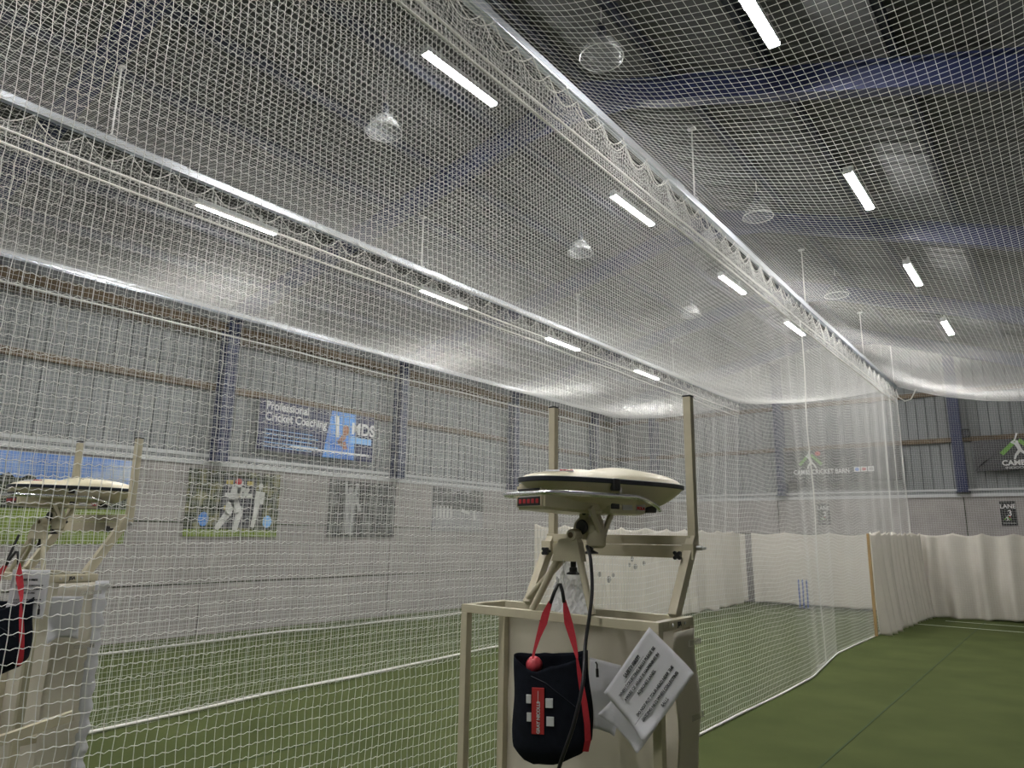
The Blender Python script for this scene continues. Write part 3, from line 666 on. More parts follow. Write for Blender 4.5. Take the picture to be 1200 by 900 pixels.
# coaching banner
e, w, h = lboard('vinyl_banner', 7.02, 9.72, 3.28, 4.22, M['navy_print'], 'navy banner reading Professional Cricket Coaching above the posters', 'banner', x=XL+.06)
flat('printed_blue_panel', [(.10, -h), (.95, -h), (.95, h), (.28, h)], M['blue_print'], e, 'x', .001)
text('Professional\nCricket Coaching', .235, M['sign_white'], e, (.004, -w+.14, .28), 'x', 'LEFT', bold=.006, sx=.9, sp=.95)
text('MDS', .36, M['sign_white'], e, (.004, 1.18, .18), 'x', bold=.012, sx=.95)
flat('printed_pale_strip', [(.82, -.14), (w-.05, -.14), (w-.05, .0), (.82, .0)], M['lightblue_print'], e, 'x', .002)
for k in range(5): flat('printed_rule', [(-w+.15, -.10-.085*k), (-w+1.3+.15*(k % 2), -.10-.085*k), (-w+1.3+.15*(k % 2), -.083-.085*k), (-w+.15, -.083-.085*k)], M['lightblue_print'], e, 'x', .002)
flat('printed_white_rule', [(-.7, -.40), (w-.1, -.40), (w-.1, -.36), (-.7, -.36)], M['sign_white'], e, 'x', .003)
flat('printed_bat', limb((.47, -.05), (.42, .42), .045, .06), M['sign_white'], e, 'x', .005)
fig(e, 'printed_coach_arms', [ell(.68, .12, .09, .13), limb((.66, .0), (.50, -.18), .06, .05), limb((.5, -.16), (.62, -.2), .05, .05), limb((.72, -.2), (.62, -.24), .09, .08)], M['skin_print'], .005)
# ------------------------------------------------------------------ bowling machines
FW = .04
O1 = Vector((-1.955, 2.955, 0))
def make_stand():
    """origin on the floor below the table centre; table x -.545...545, y -.175...175"""
    e = empty('machine_stand', (0, 0, 0), '', 'stand')
    X0, X1, Y0, Y1, T = -.56, .545, -.17, .175, 1.5
    MB().bar((X0, Y0+FW/2, T-FW/2), (X1, Y0+FW/2, T-FW/2), FW, FW, ch=.003).build('front_rail', M['frame'], e)
    MB().bar((X0+FW, Y1-FW/2, T-FW/2), (X1-FW, Y1-FW/2, T-FW/2), FW, FW, ch=.003).build('back_rail', M['frame'], e)
    for x in (X0+FW/2, X1-FW/2): MB().bar((x, Y0+FW, T-FW/2), (x, Y1, T-FW/2), FW, FW, ch=.003).build('side_rail', M['frame'], e)
    for x in (X0+FW/2, X1-FW/2):
        for y in (Y0+FW/2, Y1-FW/2): MB().box((x-FW/2, y-FW/2, 0), (x+FW/2, y+FW/2, T-FW), .003).build('leg', M['frame'], e)
        MB().bar((x, Y0+FW, .62), (x, Y1-FW, .62), FW*.9, FW, ch=.003).build('lower_rail', M['frame'], e)
    pl = MB().box((X1-.001, Y0+.09, T-.034), (X1+.003, Y1-.06, T-.006), .001).build('label_plate', M['frame'], e)
    text('JSA', .026, M['ink'], pl, (X1+.004, .02, T-.02), 'x', bold=.001, name='plate_lettering')
    for y in (-.045, .075): MB().lathe([(0, .006), (.006, .005), (.008, 0)], (X1+.002, y, T-.02), 10, (1, 0, 0)).build('rivet', M['silver'], pl)
    # uprights of the ball guard
    xr_, xl_, yy = .475, -.36, .36
    for x, sgn in ((xr_, 1), (xl_, -1)):
        zt = 2.55 if sgn > 0 else 2.575
        MB().box((x-FW/2, yy-FW/2, 1.80), (x+FW/2, yy+FW/2, zt), .003).build('upright', M['frame'], e)
        MB().box((x-FW/2-.002, yy-FW/2-.002, zt), (x+FW/2+.002, yy+FW/2+.002, zt+.008), .002).build('end_plug', M['black'], e)
        MB().bar((x-.005*sgn, Y1-.045, T-.005), (x, yy-.005, 1.845), FW*1.05, FW*1.3, ch=.003).build('strut', M['frame'], e)
        k = MB().lathe([(0, 0), (.008, 0), (.008, .03), (.014, .032), (.014, .05), (0, .05)], (x-.03*sgn, yy-.075, 1.765), 12, (0, -1, 0)).build('star_knob', M['black'], e, smooth=True)
        mb = MB()
        for q in range(4):
            t = math.pi/4+q*math.pi/2; mb.lathe([(0, 0), (.009, 0), (.009, .014), (0, .014)], (x-.03*sgn+.016*math.cos(t), yy-.112, 1.765+.016*math.sin(t)), 10, (0, -1, 0))
        mb.build('knob_lobe', M['black'], k, smooth=True)
        MB().box((x-.03, yy-.072, 1.745), (x+.03, yy-.066, 1.82), .002).build('knob_plate', M['frame'], e)
    MB().lathe([(0, 0), (.012, 0), (.012, .03), (.006, .032), (.006, .05), (0, .05)], (xr_+.02, yy-.01, 1.80), 10, (1, 0, 0)).build('bolt', M['silver'], e, smooth=True)
    MB().bar((xl_-.02, yy-.02, 1.835), (xr_+.0, yy-.02, 1.835), .03, .045, ch=.003).build('guard_rail', M['frame'], e)
    MB().bar((xl_-.02, yy-.025, 1.78), (xr_-.02, yy-.025, 1.78), .02, .06, ch=.003).build('guard_plate', M['frame'], e)
    # wrap-around sheet on the batsman's side
    pts = []; n = 40; mbs = MB(); vs = []; fs = []
    path = [(X0+.01, Y1+.006), (X1+.006, Y1+.006), (X1+.008, Y0+.12)]
    NP = 48; rows = 30
    for k in range(rows+1):
        zk = k/rows
        for i in range(NP+1):
            s = i/NP*(1.11+.23); z = (1.478 if s < 1.09 else 1.452)-1.38*zk
            if s < 1.11: x, y = X0+s, Y1+.008+.007*math.sin(s*9+z*5)+.004*math.sin(z*17+s*3)
            else: x, y = X1+.010+.010*math.sin(z*13+s*5), Y1-(s-1.11)*1.0
            vs.append((x, y, z))
    for k in range(rows):
        for i in range(NP): a = k*(NP+1)+i; fs.append((a, a+1, a+NP+2, a+NP+1))
    sh = MB().add(vs, fs).build('canvas_sheet', M['sheet'], e, smooth='all', solid=.003)
    for z in (1.395, 1.09): MB().box((X1-.06, Y1+.012, z-.012), (X1+.024, Y1+.02, z+.012)).box((X1+.018, Y1-.10, z-.012), (X1+.022, Y1+.02, z+.012)).build('clear_tape', M['film'], sh)
    for z in (1.10,): MB().box((X0+.0, Y1+.012, z-.012), (X0+.05, Y1+.02, z+.012)).build('white_tape', M['paper'], sh)
    for (x, z) in ((-.31, 1.425), (.36, 1.10)):
        b = MB(); b.tube([(x-.01, Y1-.012, z+.02), (x+.0, Y1-.02, z), (x+.012, Y1-.02, z-.012), (x+.03, Y1-.014, z-.018)], .005, 6).build('black_clip', M['black'], e)
    return e
def make_machine():
    """origin on the table top, table centre"""
    e = empty('bowling_machine', (0, 0, 0), '', 'bowling machine')
    cx, cy, cz = .115, .095, .600   # seam centre above table top
    BL = .485
    # outline (a along +y, w half width)
    N = 56
    def outline(k):
        t = 2*math.pi*k/N; c, s = math.cos(t), math.sin(t)
        a = math.copysign(abs(s)**.78, s); w = math.copysign(abs(c)**.72, c)
        hw = .195*(1-.10*max(0, a)**2-.05*max(0, -a)); return (hw*w, BL*a)
    def shell(sign, hfun, name, mt, p=2.6, q=.55, R=12, flat=.0):
        vs = []; fs = []
        for j in range(R+1):
            t = j/R; tt = 1-(1-t)**1.0
            for k in range(N):
                x, y = outline(k); z = sign*hfun(x*tt, y*tt)*(max(0, 1-tt**p))**q
                vs.append((cx+x*tt, cy+y*tt, cz+sign*.008+z))
        for j in range(R):
            for k in range(N): fs.append((j*N+k, j*N+(k+1) % N, (j+1)*N+(k+1) % N, (j+1)*N+k))
        return MB().add(vs, fs).build(name, mt, e, smooth='all')
    def top(x, y): 
        a = y/BL; h = .064+.010*math.sin(max(-1, min(1, a+.1))*1.6)
        h -= .016*math.exp(-((a+.28)/.12)**2); h += .008*math.exp(-((a-.05)/.2)**2); return h
    def bot(x, y): a = y/BL; return .128*(1-.22*max(0, a)**2) if a > -.25 else .10
    ts = shell(1, top, 'top_shell', M['cream'], 2.4, .62, 16)
    ls = shell(-1, bot, 'lower_shell', M['cream'], 3.8, .95, 18)
    ring = [(cx+outline(k)[0]*1.012, cy+outline(k)[1]*1.008, cz) for k in range(N)]
    mb = MB(); vs = []; fs = []
    for k in range(N):
        x, y = outline(k)
        for sc, dz in ((1.0, .012), (1.02, .009), (1.02, -.009), (1.0, -.012)): vs.append((cx+x*sc, cy+y*sc, cz+dz))
    for k in range(N):
        for j in range(4): fs.append((k*4+j, ((k+1) % N)*4+j, ((k+1) % N)*4+(j+1) % 4, k*4+(j+1) % 4))
    mb.add(vs, fs).build('seam_band', M['rubber'], e, smooth=True)
    # label on top rear
    from mathutils.bvhtree import BVHTree
    bv_ = BVHTree.FromPolygons([v.co[:] for v in ts.data.vertices], [tuple(p.vertices) for p in ts.data.polygons])
    hit, nrm, _, _ = bv_.ray_cast(Vector((cx+.20, cy-.56, cz+.16)), (Vector((cx+.07, cy-.33, cz+.02))-Vector((cx+.20, cy-.56, cz+.16))).normalized())
    if nrm.dot(Vector((.3, -1, .5))) < 0: nrm = -nrm
    ex_ = Vector((nrm.y, -nrm.x, 0)); ex_ = -ex_ if ex_.x < 0 else ex_; ex_.normalize(); ey_ = nrm.cross(ex_)
    Rl = Matrix((ex_, ey_, nrm)).transposed()
    st = MB().add([hit+ex_*a+ey_*b+nrm*c for c in (.0, .003) for a, b in ((-.065, -.012), (.065, -.012), (.065, .012), (-.065, .012))], [(0,1,2,3),(4,5,6,7),(0,1,5,4),(1,2,6,5),(2,3,7,6),(3,0,4,7)]).build('top_label', M['paper'], ts, label='small white and red maker label')
    text('BOLA', .024, M['red_print'], st, hit+ex_*.03+nrm*.004, rot=Rl.to_euler(), name='label_lettering', bold=.0008)
    # control panel box under the rear
    bx0, bx1, by0, by1 = cx-.15, cx+.065, cy-.44, cy-.08
    bz1, bz0 = cz-.014, cz-.150
    mb = MB(); vs = [(bx0, by0, bz0+.015), (bx1, by0, bz0+.015), (bx1+.02, by1, bz0), (bx0-.02, by1, bz0), (bx0, by0-.0, bz1), (bx1, by0-.0, bz1), (bx1+.04, by1, bz1), (bx0-.02, by1, bz1)]
    bm = bmesh.new(); bv = [bm.verts.new(v) for v in vs]
    for f in ((0,3,2,1),(4,5,6,7),(0,1,5,4),(1,2,6,5),(2,3,7,6),(3,0,4,7)): bm.faces.new([bv[i] for i in f])
    bmesh.ops.bevel(bm, geom=bm.edges[:], offset=.012, segments=3, affect='EDGES'); bm.verts.index_update()
    pb = MB().add([v.co[:] for v in bm.verts], [[v.index for v in f.verts] for f in bm.faces]).build('control_box', M['cream'], e, smooth=True); bm.free()
    xm = (bx0+bx1)/2
    MB().box((xm-.085, by0-.003, cz-.052), (xm+.085, by0+.004, cz-.040), .001).build('black_strip', M['black'], pb)
    pd = MB().box((xm-.087, by0-.003, cz-.118), (xm+.087, by0+.004, cz-.078), .001).build('switch_panel', M['black'], pb)
    for k in range(5): MB().box((xm-.074+k*.033, by0-.005, cz-.108), (xm-.054+k*.033, by0+.0, cz-.088), .002).build('red_switch', M['redled'], pd)
    MB().add([(xm-.067,by0-.0035,cz-.079),(xm+.067,by0-.0035,cz-.079),(xm+.067,by0-.0035,cz-.073),(xm-.067,by0-.0035,cz-.073)], [(0,1,2,3)]).build('strip', M['flashing'], pd)
    # flat underside tray with labels
    MB().box((cx-.10, cy-.1, cz-.148), (cx+.135, cy+.14, cz-.06), .02).build('motor_cover', M['cream'], e, smooth=True)
    lb = MB().box((cx+.1345, cy-.02, cz-.128), (cx+.1375, cy+.045, cz-.092), .001).build('rating_label', M['paper'], e)
    l2 = MB().box((cx+.1345, cy+.07, cz-.128), (cx+.1375, cy+.13, cz-.092), .001).build('maker_label', M['paper'], e)
    text('BOLA', .02, M['red_print'], l2, (cx+.1385, cy+.10, cz-.118), 'x', name='label_lettering', bold=.001)
    MB().box((cx+.10, cy-.09, cz-.125), (cx+.139, cy-.04, cz-.095), .003).build('socket', M['black'], e)
    MB().box((cx+.05, cy+.16, cz-.135), (cx+.12, cy+.23, cz-.10), .008).build('clamp_block', M['black'], e)
    # latch and key
    MB().box((cx+.176, cy-.135, cz-.045), (cx+.207, cy-.095, cz+.012), .006).build('latch', M['black'], e)
    MB().box((cx+.176, cy-.085, cz-.052), (cx+.19, cy-.07, cz-.026), .003).build('key', M['silver'], e)
    # chrome handle round the rear
    hz = cz-.068; hp = []
    for t in np.linspace(0, 1, 8): hp.append((cx+.10+.105*math.sin(t*math.pi/2), cy+.27-.27*t, hz-.050+.050*t**.8))
    hp += [(cx+.205, cy+y, hz) for y in np.linspace(-.02, -.38, 8)]
    for t in np.linspace(.1, 1, 9): a = t*math.pi/2; hp.append((cx+.205-.09+.09*math.cos(a), cy-.38-.13*math.sin(a), hz))
    hp += [(cx+x, cy-.51, hz) for x in np.linspace(.09, -.10, 5)]
    for t in np.linspace(.1, 1, 9): a = t*math.pi/2; hp.append((cx-.115-.09*math.sin(a), cy-.38-.13*math.cos(a), hz))
    hp += [(cx-.205, cy+y, hz) for y in np.linspace(-.30, .12, 6)]+[(cx-.12, cy+.24, hz-.03)]
    MB().tube(hp, .0115, 12).build('chrome_handle', M['chrome'], e, smooth='all')
    Rz = Matrix.Translation((.09, -.03, 0)) @ Matrix.Rotation(math.radians(-17), 4, 'Z') @ Matrix.Translation((-.09, .03, 0))
    def turn(o):
        if o.matrix_basis == Matrix.Identity(4) or o.parent == e: o.data.transform(Rz)
        else: o.matrix_basis = Rz @ o.matrix_basis
        for c in o.children: turn(c)
    for c in list(e.children): turn(c)
    # swivel joint and yoke
    jx, jy, jz = .12, -.03, .355
    MB().lathe([(0, -.06), (.04, -.06), (.052, -.045), (.056, 0), (.052, .045), (.04, .06), (0, .06)], (jx, jy, jz+.03), 28, (1, .0, 0)).build('swivel_drum', M['frame'], e, smooth=True)
    MB().lathe([(0, 0), (.034, 0), (.036, .006), (.03, .012), (0, .012)], (jx+.0, jy-.056, jz+.035), 24, (-.1, -1, 0)).build('drum_cap', M['black'], e, smooth=True)
    MB().lathe([(.020, .10), (.036, .06), (.048, -.0), (.045, -.05), (.03, -.062), (0, -.062)], (jx+.04, jy+.0, jz), 24).build('swivel_cup', M['frame'], e, smooth=True)
    for sg in (-1, 1):
        MB().bar((jx+.075, jy+sg*.015, jz+.01), (jx+.075, jy+sg*.105, jz+.125), .03, .014, up=(1, 0, 0), ch=.003).build('yoke_arm', M['frame'], e)
    MB().bar((jx-.005, jy-.03, jz+.05), (jx-.005, jy-.03, jz+.13), .05, .016, up=(0, 1, 0), ch=.003).build('neck_plate', M['frame'], e)
    for (x, y, z, r) in ((.0, -.12, .10, .010), (.03, -.1, .115, .008), (.05, -.02, .0, .012)): MB().lathe([(0, 0), (r, 0), (r, .018), (0, .018)], (jx+x, jy+y+.08, jz+z), 10, (.5, -1, 0)).build('bolt', M['black'], e, smooth=True)
    MB().lathe([(0, 0), (.010, 0), (.012, -.035), (.022, -.04), (.034, -.046), (.034, -.052), (0, -.054)][::-1], (jx+.03, jy-.03, jz-.035), 20).build('adjuster_disc', M['black'], e, smooth=True)
    # tripod head plate
    hx, hy = jx-.055, jy-.10
    pl = [(-.032, .338), (.052, .338), (.064, .320), (.082, .232), (-.086, .232), (-.048, .320)]
    MB().prism([(hx+x, z) for x, z in pl], hy-.012, hy+.035, ax=1).build('head_plate', M['frame'], e)
    MB().lathe([(0, -.03), (.026, -.03), (.030, -.02), (.030, .02), (.026, .03), (0, .03)], (hx+.03, hy+.012, .352), 20, (0, 1, 0)).build('pivot_boss', M['frame'], e, smooth=True)
    MB().lathe([(0, 0), (.012, 0), (.014, .006), (0, .012)], (hx+.03, hy-.016, .352), 12, (0, -1, 0)).build('pivot_bolt', M['timber'], e, smooth=True)
    MB().bar((hx+.03, hy+.01, .352), (jx, jy, jz+.02), .04, .03, ch=.004).build('link_arm', M['frame'], e)
    MB().lathe([(0, .24), (.013, .24), (.013, .205), (.018, .203), (.018, .185), (.032, .178), (.032, .172), (0, .17)], (hx+.012, hy+.03, 0), 20).build('clamp_disc', M['black'], e, smooth=True)
    fA, fB, fC = ony(624, 705, O1.y-.15)-O1, ony(694, 719, O1.y-.15)-O1, ony(616, 700, O1.y+.155)-O1
    feet = [(fA.x, -.15), (fB.x, -.15), (fC.x, .155)]
    tops = [(hx-.060, hy+.01), (hx+.060, hy+.01), (hx-.04, hy+.03)]
    for (fx, fy), (tx, ty) in zip(feet, tops): MB().tube([(tx, ty, .245), (fx, fy, .004)], .0165, 14).build('tripod_leg', M['frame'], e, smooth=True)
    MB().tube([(hx-.012, hy-.016, .24), (hx-.014, hy-.018, .215), (hx-.006, hy-.018, .175), (hx-.012, hy-.018, .15), (hx-.006, hy-.018, .13), (hx-.018, hy-.018, .125), (hx-.022, hy-.018, .145)], .0018, 6).build('wire_hook', M['silver'], e)
    return e
O1 = Vector((-1.955, 2.955, 0))
st1 = make_stand(); st1.location = O1; st1['label'] = 'beige steel machine stand in front, its rails in plain view'
bm1 = make_machine(); bm1.location = O1+Vector((0, 0, 1.5)); bm1['label'] = 'cream bowling machine on tripod, nearest, in front of all nets'
O2 = Vector((-5.42, 1.78, 0))
st2 = copy_tree(st1); st2.location = O2; st2['label'] = 'beige steel machine stand at far left behind the net'
bm2 = copy_tree(bm1); bm2.location = O2+Vector((0, 0, 1.5)); bm2['label'] = 'cream bowling machine at far left behind the net'
X1, Y1 = .545, .175; sh = [c for c in st2.children if c.name.startswith('canvas_sheet')][0]
mb = MB(); vs = []; fs = []
for k in range(61):
    z = 1.46-1.40*k/60; w_ = .03+.010*math.sin(k*1.3)
    vs += [(X1+.012+.006*math.sin(k*.9), Y1-.02, z), (X1+.020+.008*math.sin(k*1.9), Y1+.0, z), (X1+.030+.008*math.sin(k*1.4+1), Y1+.02+w_, z)]
for k in range(60):
    for q in (0, 1): fs.append((3*k+q, 3*k+q+1, 3*k+q+4, 3*k+q+3))
mb.add(vs, fs).build('white_edge_tape', M['paper'], sh, solid=.002, smooth='all')
st2.rotation_euler = (0, 0, math.radians(4)); st2.scale = (1, 1, 1.045)
for c in st2.children:
    if c.name.startswith('upright'): c.scale = (1, 1, .73); c.location = (0, 0, 1.8*.27)
    if c.name.startswith('end_plug'): c.location = (0, 0, -.75*.27)
q0, q1 = ony(-12, 872, O2.y-.34), ony(86, 838, O2.y+.02)
lr = MB().bar(q0-O2, q1-O2, .04, .05, ch=.003).build('brace_rail', M['frame'], st2); lr.matrix_parent_inverse = (Matrix.Rotation(math.radians(4), 4, 'Z') @ Matrix.Diagonal((1, 1, 1.045, 1))).inverted()
bm2.scale = (1, .72, .90); bm2.location = O2+Vector((.02, .05, 1.5*1.045)); bm2.rotation_euler = (0, 0, math.radians(14))
for o in (st1, st2): o['group'] = 'machine stands'
for o in (bm1, bm2): o['group'] = 'bowling machines'
# power cable
def P1(px_, py_, y): return ony(px_, py_, y)
cab = [P1(688, 640, 2.80), P1(692, 655, 2.76), P1(694, 690, 2.73), P1(691, 720, 2.70), P1(686, 755, 2.67), P1(683, 800, 2.60), P1(672, 850, 2.56), P1(655, 900, 2.55), P1(640, 960, 2.6), Vector((-1.9, 2.6, .35)), Vector((-1.7, 2.7, .012))]
def smoothpath(pts, n=6):
    out = []; P = [pts[0]]+list(pts)+[pts[-1]]
    for i in range(1, len(P)-2):
        for k in range(n):
            t = k/n; a, b, c, d = P[i-1], P[i], P[i+1], P[i+2]
            out.append(.5*((2*b)+(c-a)*t+(2*a-5*b+4*c-d)*t*t+(-a+3*b-3*c+d)*t**3))
    out.append(pts[-1]); return out
tag(MB().tube(smoothpath(cab), .008, 10).build('power_cable', M['cable'], smooth='all'), 'black power cable hanging from the nearest machine past the ball bag', 'cable')
off2 = O2-O1
cab2 = [Vector((O2.x+.03, O2.y-.1, 1.80)), Vector((O2.x+.06, O2.y-.16, 1.6)), Vector((O2.x+.12, O2.y-.22, 1.4)), Vector((O2.x+.18, O2.y-.26, 1.15)), Vector((O2.x+.05, O2.y-.28, .95)), Vector((O2.x-.3, O2.y-.3, .7)), Vector((O2.x-.6, O2.y-.3, .3)), Vector((O2.x-.7, O2.y-.3, .012))]
tag(MB().tube(smoothpath(cab2), .008, 10).build('power_cable', M['cable'], smooth='all'), 'black power cable curling below the left machine behind the net', 'cable')
# ------------------------------------------------------------------ ball bag
def make_bag():
    """origin at the top hook point; bag hangs below"""
    e = empty('ball_bag', (0, 0, 0), '', 'bag')
    N = 40; rows = 26; vs = []; fs = []
    RW, RD = .152, .062; ztop, zbot = -.285, -.655
    def rad(f, t):
        # f 0 bottom 1 top
        b = min(1, (f/.16))**.5 if f < .16 else 1
        w = RW*(.55+.45*b)*(1+.05*math.sin(f*3.0+.6)); d = RD*(.35+.65*b)*(1+.10*math.sin(f*4))
        return w, d
    def topz(c, s):
        return ztop+(.03*c**3 if c > 0 else .006)+.012*s-.042*math.exp(-((c+.38)/.42)**2)*(1 if s < 0 else .3)
    for j in range(rows+1):
        f = j/rows
        for k in range(N):
            t = 2*math.pi*k/N; c, s = math.cos(t), math.sin(t); w, d = rad(f, t)
            x = -.035+w*math.copysign(abs(c)**.8, c)+.012*(1-f)*1.0+.004*math.sin(9*f+4*c); y = d*s+.004*math.sin(t*5+f*6)
            zt = topz(c, s); z0_ = zbot+.018*math.cos(t*1)+.012*abs(c)
            vs.append((x, y, z0_+(zt-z0_)*f**1.0))
    for j in range(rows):
        for k in range(N): a = j*N+k; b_ = j*N+(k+1) % N; fs.append((a, b_, b_+N, a+N))
    fs.append(tuple(range(N))[::-1])
    MB().add(vs, fs).build('pouch', M['fabric'], e, smooth='all', solid=.006)
    # straps
    def strap(pts, ws, name='strap', yo=0):
        vs = []; fs = []
        for (x, y, z), w in zip(pts, ws):
            for dx, dy in ((-w, -.0012), (w, -.0012), (w, .0012), (-w, .0012)): vs.append((x+dx, y+dy, z))
        for i in range(len(pts)-1):
            for q in range(4): fs.append((i*4+q, i*4+(q+1) % 4, i*4+4+(q+1) % 4, i*4+4+q))
        return MB().add(vs, fs).build(name, M['red_web'], e)
    strap([(-.035, -.01, -.075), (-.055, -.015, -.12), (-.066, -.02, -.16), (-.085, -.03, -.21), (-.100, -.045, -.26), (-.105, -.055, -.285)], [.009, .016, .017, .010, .006, .004])
    strap([(.022, -.01, -.07), (.030, -.015, -.11), (.040, -.02, -.155), (.055, -.03, -.20), (.070, -.045, -.25), (.076, -.058, -.275)], [.006, .013, .018, .015, .009, .005])
    strap([(.076, -.060, -.275), (.084, -.063, -.32), (.094, -.068, -.37), (.106, -.072, -.43), (.116, -.073, -.50), (.118, -.064, -.56), (.108, -.050, -.600)], [.004, .008, .011, .012, .012, .012, .012], 'side_strap')
    MB().tube([(-.037, -.01, -.085), (-.022, -.006, -.045), (-.006, 0, -.012), (.004, 0, -.012), (.014, -.006, -.04), (.021, -.01, -.08)], .0075, 8).build('handle_grip', M['black'], e, smooth='all')
    MB().tube([(-.004, 0, -.02), (-.004, 0, .008), (-.010, 0, .018), (-.014, 0, .010), (-.011, 0, .002)], .0022, 6).build('hook', M['silver'], e, smooth='all')
    # badge with letters and white stripes
    yb = -.0745
    bd = MB().box((-.105, yb, -.545), (-.055, yb+.012, -.385), .001).build('red_badge', M['red_patch'], e, label='red badge with white lettering'); bd.rotation_euler = (0, 0, 0)
    t = text('GRAY NICOLLS', .0175, M['white_patch'], bd, (-.078, yb-.0015, -.487), rot=(math.pi/2, -math.pi/2, 0), align='CENTER', name='badge_lettering', bold=.0006, sx=.92)
    MB().box((-.081, yb-.002, -.432), (-.079, yb, -.395)).add([(-.086, yb-.002, -.437), (-.074, yb-.002, -.437), (-.080, yb-.002, -.428)], [(0, 1, 2)]).build('badge_motif', M['white_patch'], bd)
    for (x0, x1, z0, z1) in ((-.128, -.109, -.44, -.410), (-.125, -.107, -.503, -.473), (-.050, -.020, -.452, -.420), (-.046, -.016, -.515, -.483)):
        dy = .001 if x0 < -.1 else -.001
        MB().box((x0, yb+dy, z0), (x1, yb+.008+dy, z1), .001).build('white_stripe', M['white_patch'], e)
    MB().tube([(.150, -.02, -.292), (.156, -.024, -.30), (.156, -.024, -.315)], .003, 6).tube([(.156, -.024, -.315), (.157, -.024, -.345)], .006, 8).build('zip_pull', M['black'], e, smooth=True)
    MB().tube([(-.11, -.064, -.345), (-.05, -.0755, -.365), (.02, -.0775, -.41), (.08, -.074, -.45)], .0016, 5).build('seam_piping', M['rubber'], e)
    return e
hook = P1(655.5, 681, 2.70)
bag1 = make_bag(); bag1.location = hook; bag1['label'] = 'black drawstring ball bag with red straps hanging from the nearest machine'
bag1.scale = (1.06, 1, 1.14); bag1.rotation_euler = (0, 0, math.radians(30))
bag2 = copy_tree(bag1); bag2.location = ony(20, 644, O2.y-.34); bag2.rotation_euler = (0, 0, math.radians(55)); bag2.scale = (1, 1, 1); bag2['label'] = 'black ball bag with red straps hanging at the far left edge'
for b in (bag1, bag2): b['group'] = 'ball bags'
# ball
def ball(loc, r, label):
    bm = bmesh.new(); bmesh.ops.create_icosphere(bm, subdivisions=4, radius=r)
    dirs = []; n = 110
    for i in range(n):
        z = 1-2*(i+.5)/n; a = i*2.39996; q = math.sqrt(1-z*z); dirs.append(Vector((q*math.cos(a), q*math.sin(a), z)))
    for v in bm.verts:
        d = v.co.normalized(); c = max(d.dot(k) for k in dirs); ang = math.acos(min(1, c)); v.co = d*(r-.0022*math.exp(-(ang/.085)**2))
    bm.verts.index_update(); o = MB().add([v.co[:] for v in bm.verts], [[v.index for v in f.verts] for f in bm.faces]).build('machine_ball', M['ball'], smooth='all', loc=loc); bm.free()
    return tag(o, label, 'ball')
ball(P1(626, 779, 2.665), .037, 'pink-red dimpled ball at the mouth of the hanging bag')
# ------------------------------------------------------------------ paper notices
def sheet(name, c0, ex, ey, w, h, label, lines=None, curl=.012, mt=None, fs=.0135):
    """c0 centre, ex / ey unit vectors of text direction / up"""
    ex = Vector(ex).normalized(); ey = (Vector(ey)-ex*Vector(ey).dot(ex)).normalized(); nz = ex.cross(ey)
    e = empty(name, c0, label, 'notice'); n = 16; vs = []; fs_ = []
    for j in range(n+1):
        for i in range(n+1):
            u, v = i/n-.5, j/n-.5
            d = curl*(math.sin(u*5)*.15+max(0, (-v-u)-.62)*6+max(0, u-v-.78)*4)
            vs.append(ex*(u*w)+ey*(v*h)+nz*d)
    for j in range(n):
        for i in range(n): a = j*(n+1)+i; fs_.append((a, a+1, a+n+2, a+n+1))
    MB().add(vs, fs_).build('paper', mt or M['paper'], e, smooth='all', solid=.0006)
    R = Matrix((ex, ey, nz)).transposed().to_euler()
    for (txt, x, y, sz, b, al) in (lines or []):
        text(txt, sz, M['ink'], e, ex*x+ey*y+nz*.004, rot=R, align=al, name='printed_line', bold=b, sx=.92)
    for (x, y, l) in ([(.0, h*.36, .0)] if False else []): pass
    return e, ex, ey, nz
yS = 2.735
corners = [P1(759, 740, yS), P1(817, 783, yS), P1(760, 866, yS-.01), P1(705, 814, yS)]
ctr = sum(corners, Vector())/4
ex = ((corners[0]-corners[3])+(corners[1]-corners[2])); ey = ((corners[0]-corners[1])+(corners[3]-corners[2]))
wS = ((corners[0]-corners[3]).length+(corners[1]-corners[2]).length)/2; hS = ((corners[0]-corners[1]).length+(corners[3]-corners[2]).length)/2
k_ = wS/.297
L = [('SAFETY FIRST!', 0, hS*.36, .0165*k_, .0003, 'CENTER'), ('WHEN COLLECTING BALLS PLEASE BE', 0, hS*.24, .0140*k_, 0, 'CENTER'), ('AWARE OF WHAT IS HAPPENING IN', 0, hS*.13, .0140*k_, 0, 'CENTER'), ('ADJACNET LANES.', 0, hS*.02, .0140*k_, 0, 'CENTER'),
     ('DO NOT PUT YOUR HEAD NEAR THE', 0, -hS*.17, .0140*k_, 0, 'CENTER'), ('DIVIDING NETS WHEN COLLECTING', 0, -hS*.28, .0140*k_, 0, 'CENTER'), ('BALLS.', 0, -hS*.39, .0140*k_, 0, 'CENTER')]
e, ex, ey, nz = sheet('paper_notice', ctr, ex, ey, wS, hS, 'tilted white notice reading SAFETY FIRST on the nearest stand', L)
mb = MB()
for (x0, x1, y) in ((-.060*k_, .060*k_, hS*.36-.012*k_), (-.145*k_, -.085*k_, -hS*.17-.010*k_)):
    mb.add([ex*x0+ey*y+nz*.004, ex*x1+ey*y+nz*.004, ex*x1+ey*(y-.0012)+nz*.004, ex*x0+ey*(y-.0012)+nz*.004], [(0, 1, 2, 3)])
mb.build('underline', M['ink'], e)
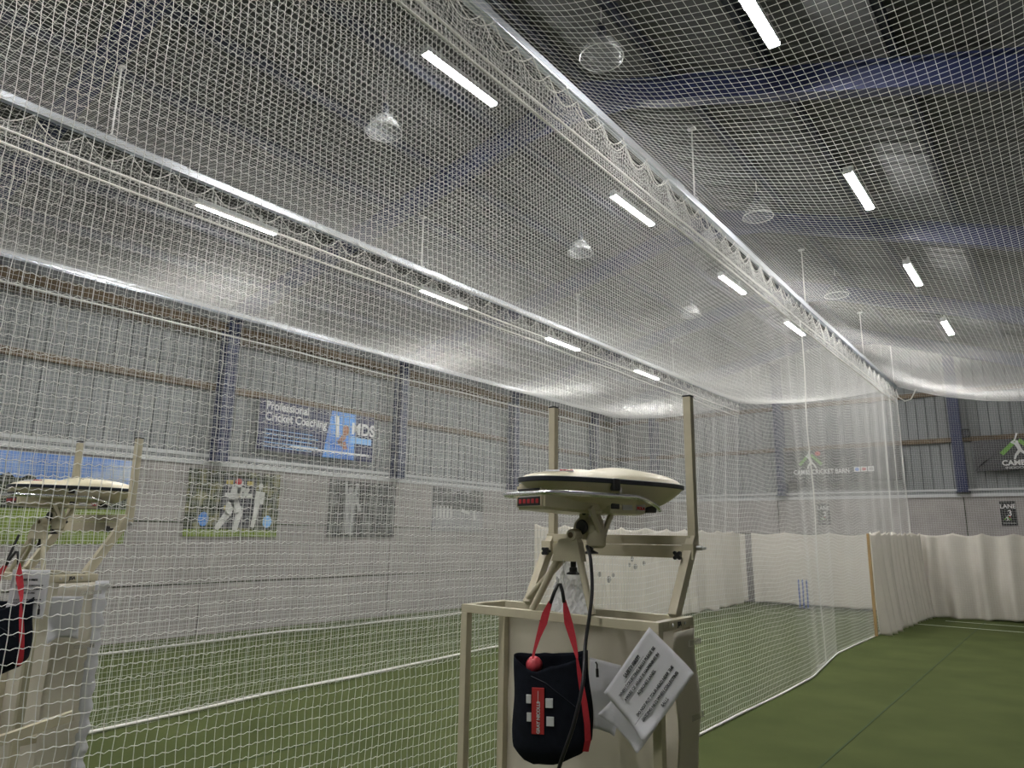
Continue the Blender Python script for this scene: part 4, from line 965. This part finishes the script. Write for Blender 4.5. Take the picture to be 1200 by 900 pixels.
# second sheet behind, hanging askew
c2 = [P1(701, 768, 2.99), P1(712, 820, 2.99), P1(742, 858, 2.99), P1(690, 862, 2.99)]
sheet('blank_notice', P1(707, 815, 2.98), (1, 0, -.08), (-.1, 0, 1), .17, .30, 'plain white sheet hanging behind the bag on the nearest stand', None, .03)
cp = [P1(655, 652, 3.02), P1(684, 655, 3.02), P1(692, 722, 3.02), P1(645, 716, 3.02)]
vs = []; fs = []
for j in range(21):
    for i in range(21):
        u, v = i/20, j/20; p = cp[3].lerp(cp[2], u).lerp(cp[0].lerp(cp[1], u), v)
        vs.append(p+Vector((0, .010*math.sin(u*23+v*9)*math.sin(v*19+u*5)+.006*math.sin(u*41-v*31), 0)))
for j in range(20):
    for i in range(20): a = j*21+i; fs.append((a, a+1, a+22, a+21))
tag(MB().add(vs, fs).build('plastic_sheet', cloth_mat('white_crinkled_plastic', (.92, .92, .93), .5, .02, 20, .3, 40), solid=.002), 'crinkled white plastic sheet behind the tripod legs of the nearest machine', 'plastic sheet')
sheet('blank_notice', P1(738, 842, 2.78), (1, .02, -.75), (.75, 0, 1), .21, .15, 'blank white sheet tucked under the tilted safety notice', None, .02)
# notice on the left stand
cN = ony(33, 696, O2.y-.26)
L2 = [('SAFETY FIRST!', 0, .075, .014, .0006, 'CENTER'), ('WHEN COLLECTING BALLS PLEASE BE', 0, .045, .0095, 0, 'CENTER'), ('AWARE OF WHAT IS HAPPENING IN', 0, .025, .0095, 0, 'CENTER'), ('ADJACNET LANES.', 0, .005, .0095, 0, 'CENTER'),
      ('DO NOT PUT YOUR HEAD NEAR THE', 0, -.03, .0095, 0, 'CENTER'), ('DIVIDING NETS WHEN COLLECTING', 0, -.05, .0095, 0, 'CENTER'), ('BALLS.', 0, -.07, .0095, 0, 'CENTER')]
sheet('paper_notice', cN, (.72, .69, .0), (0, 0, 1), .20, .26, 'upright white notice on the left stand behind the net', L2)
sheet('folded_notice', ony(72, 722, O2.y+.0)+Vector((.05, 0, 0)), (.25, 1, 0), (.2, 0, 1), .16, .24, 'crumpled white notice taped inside the left stand', None, .05)
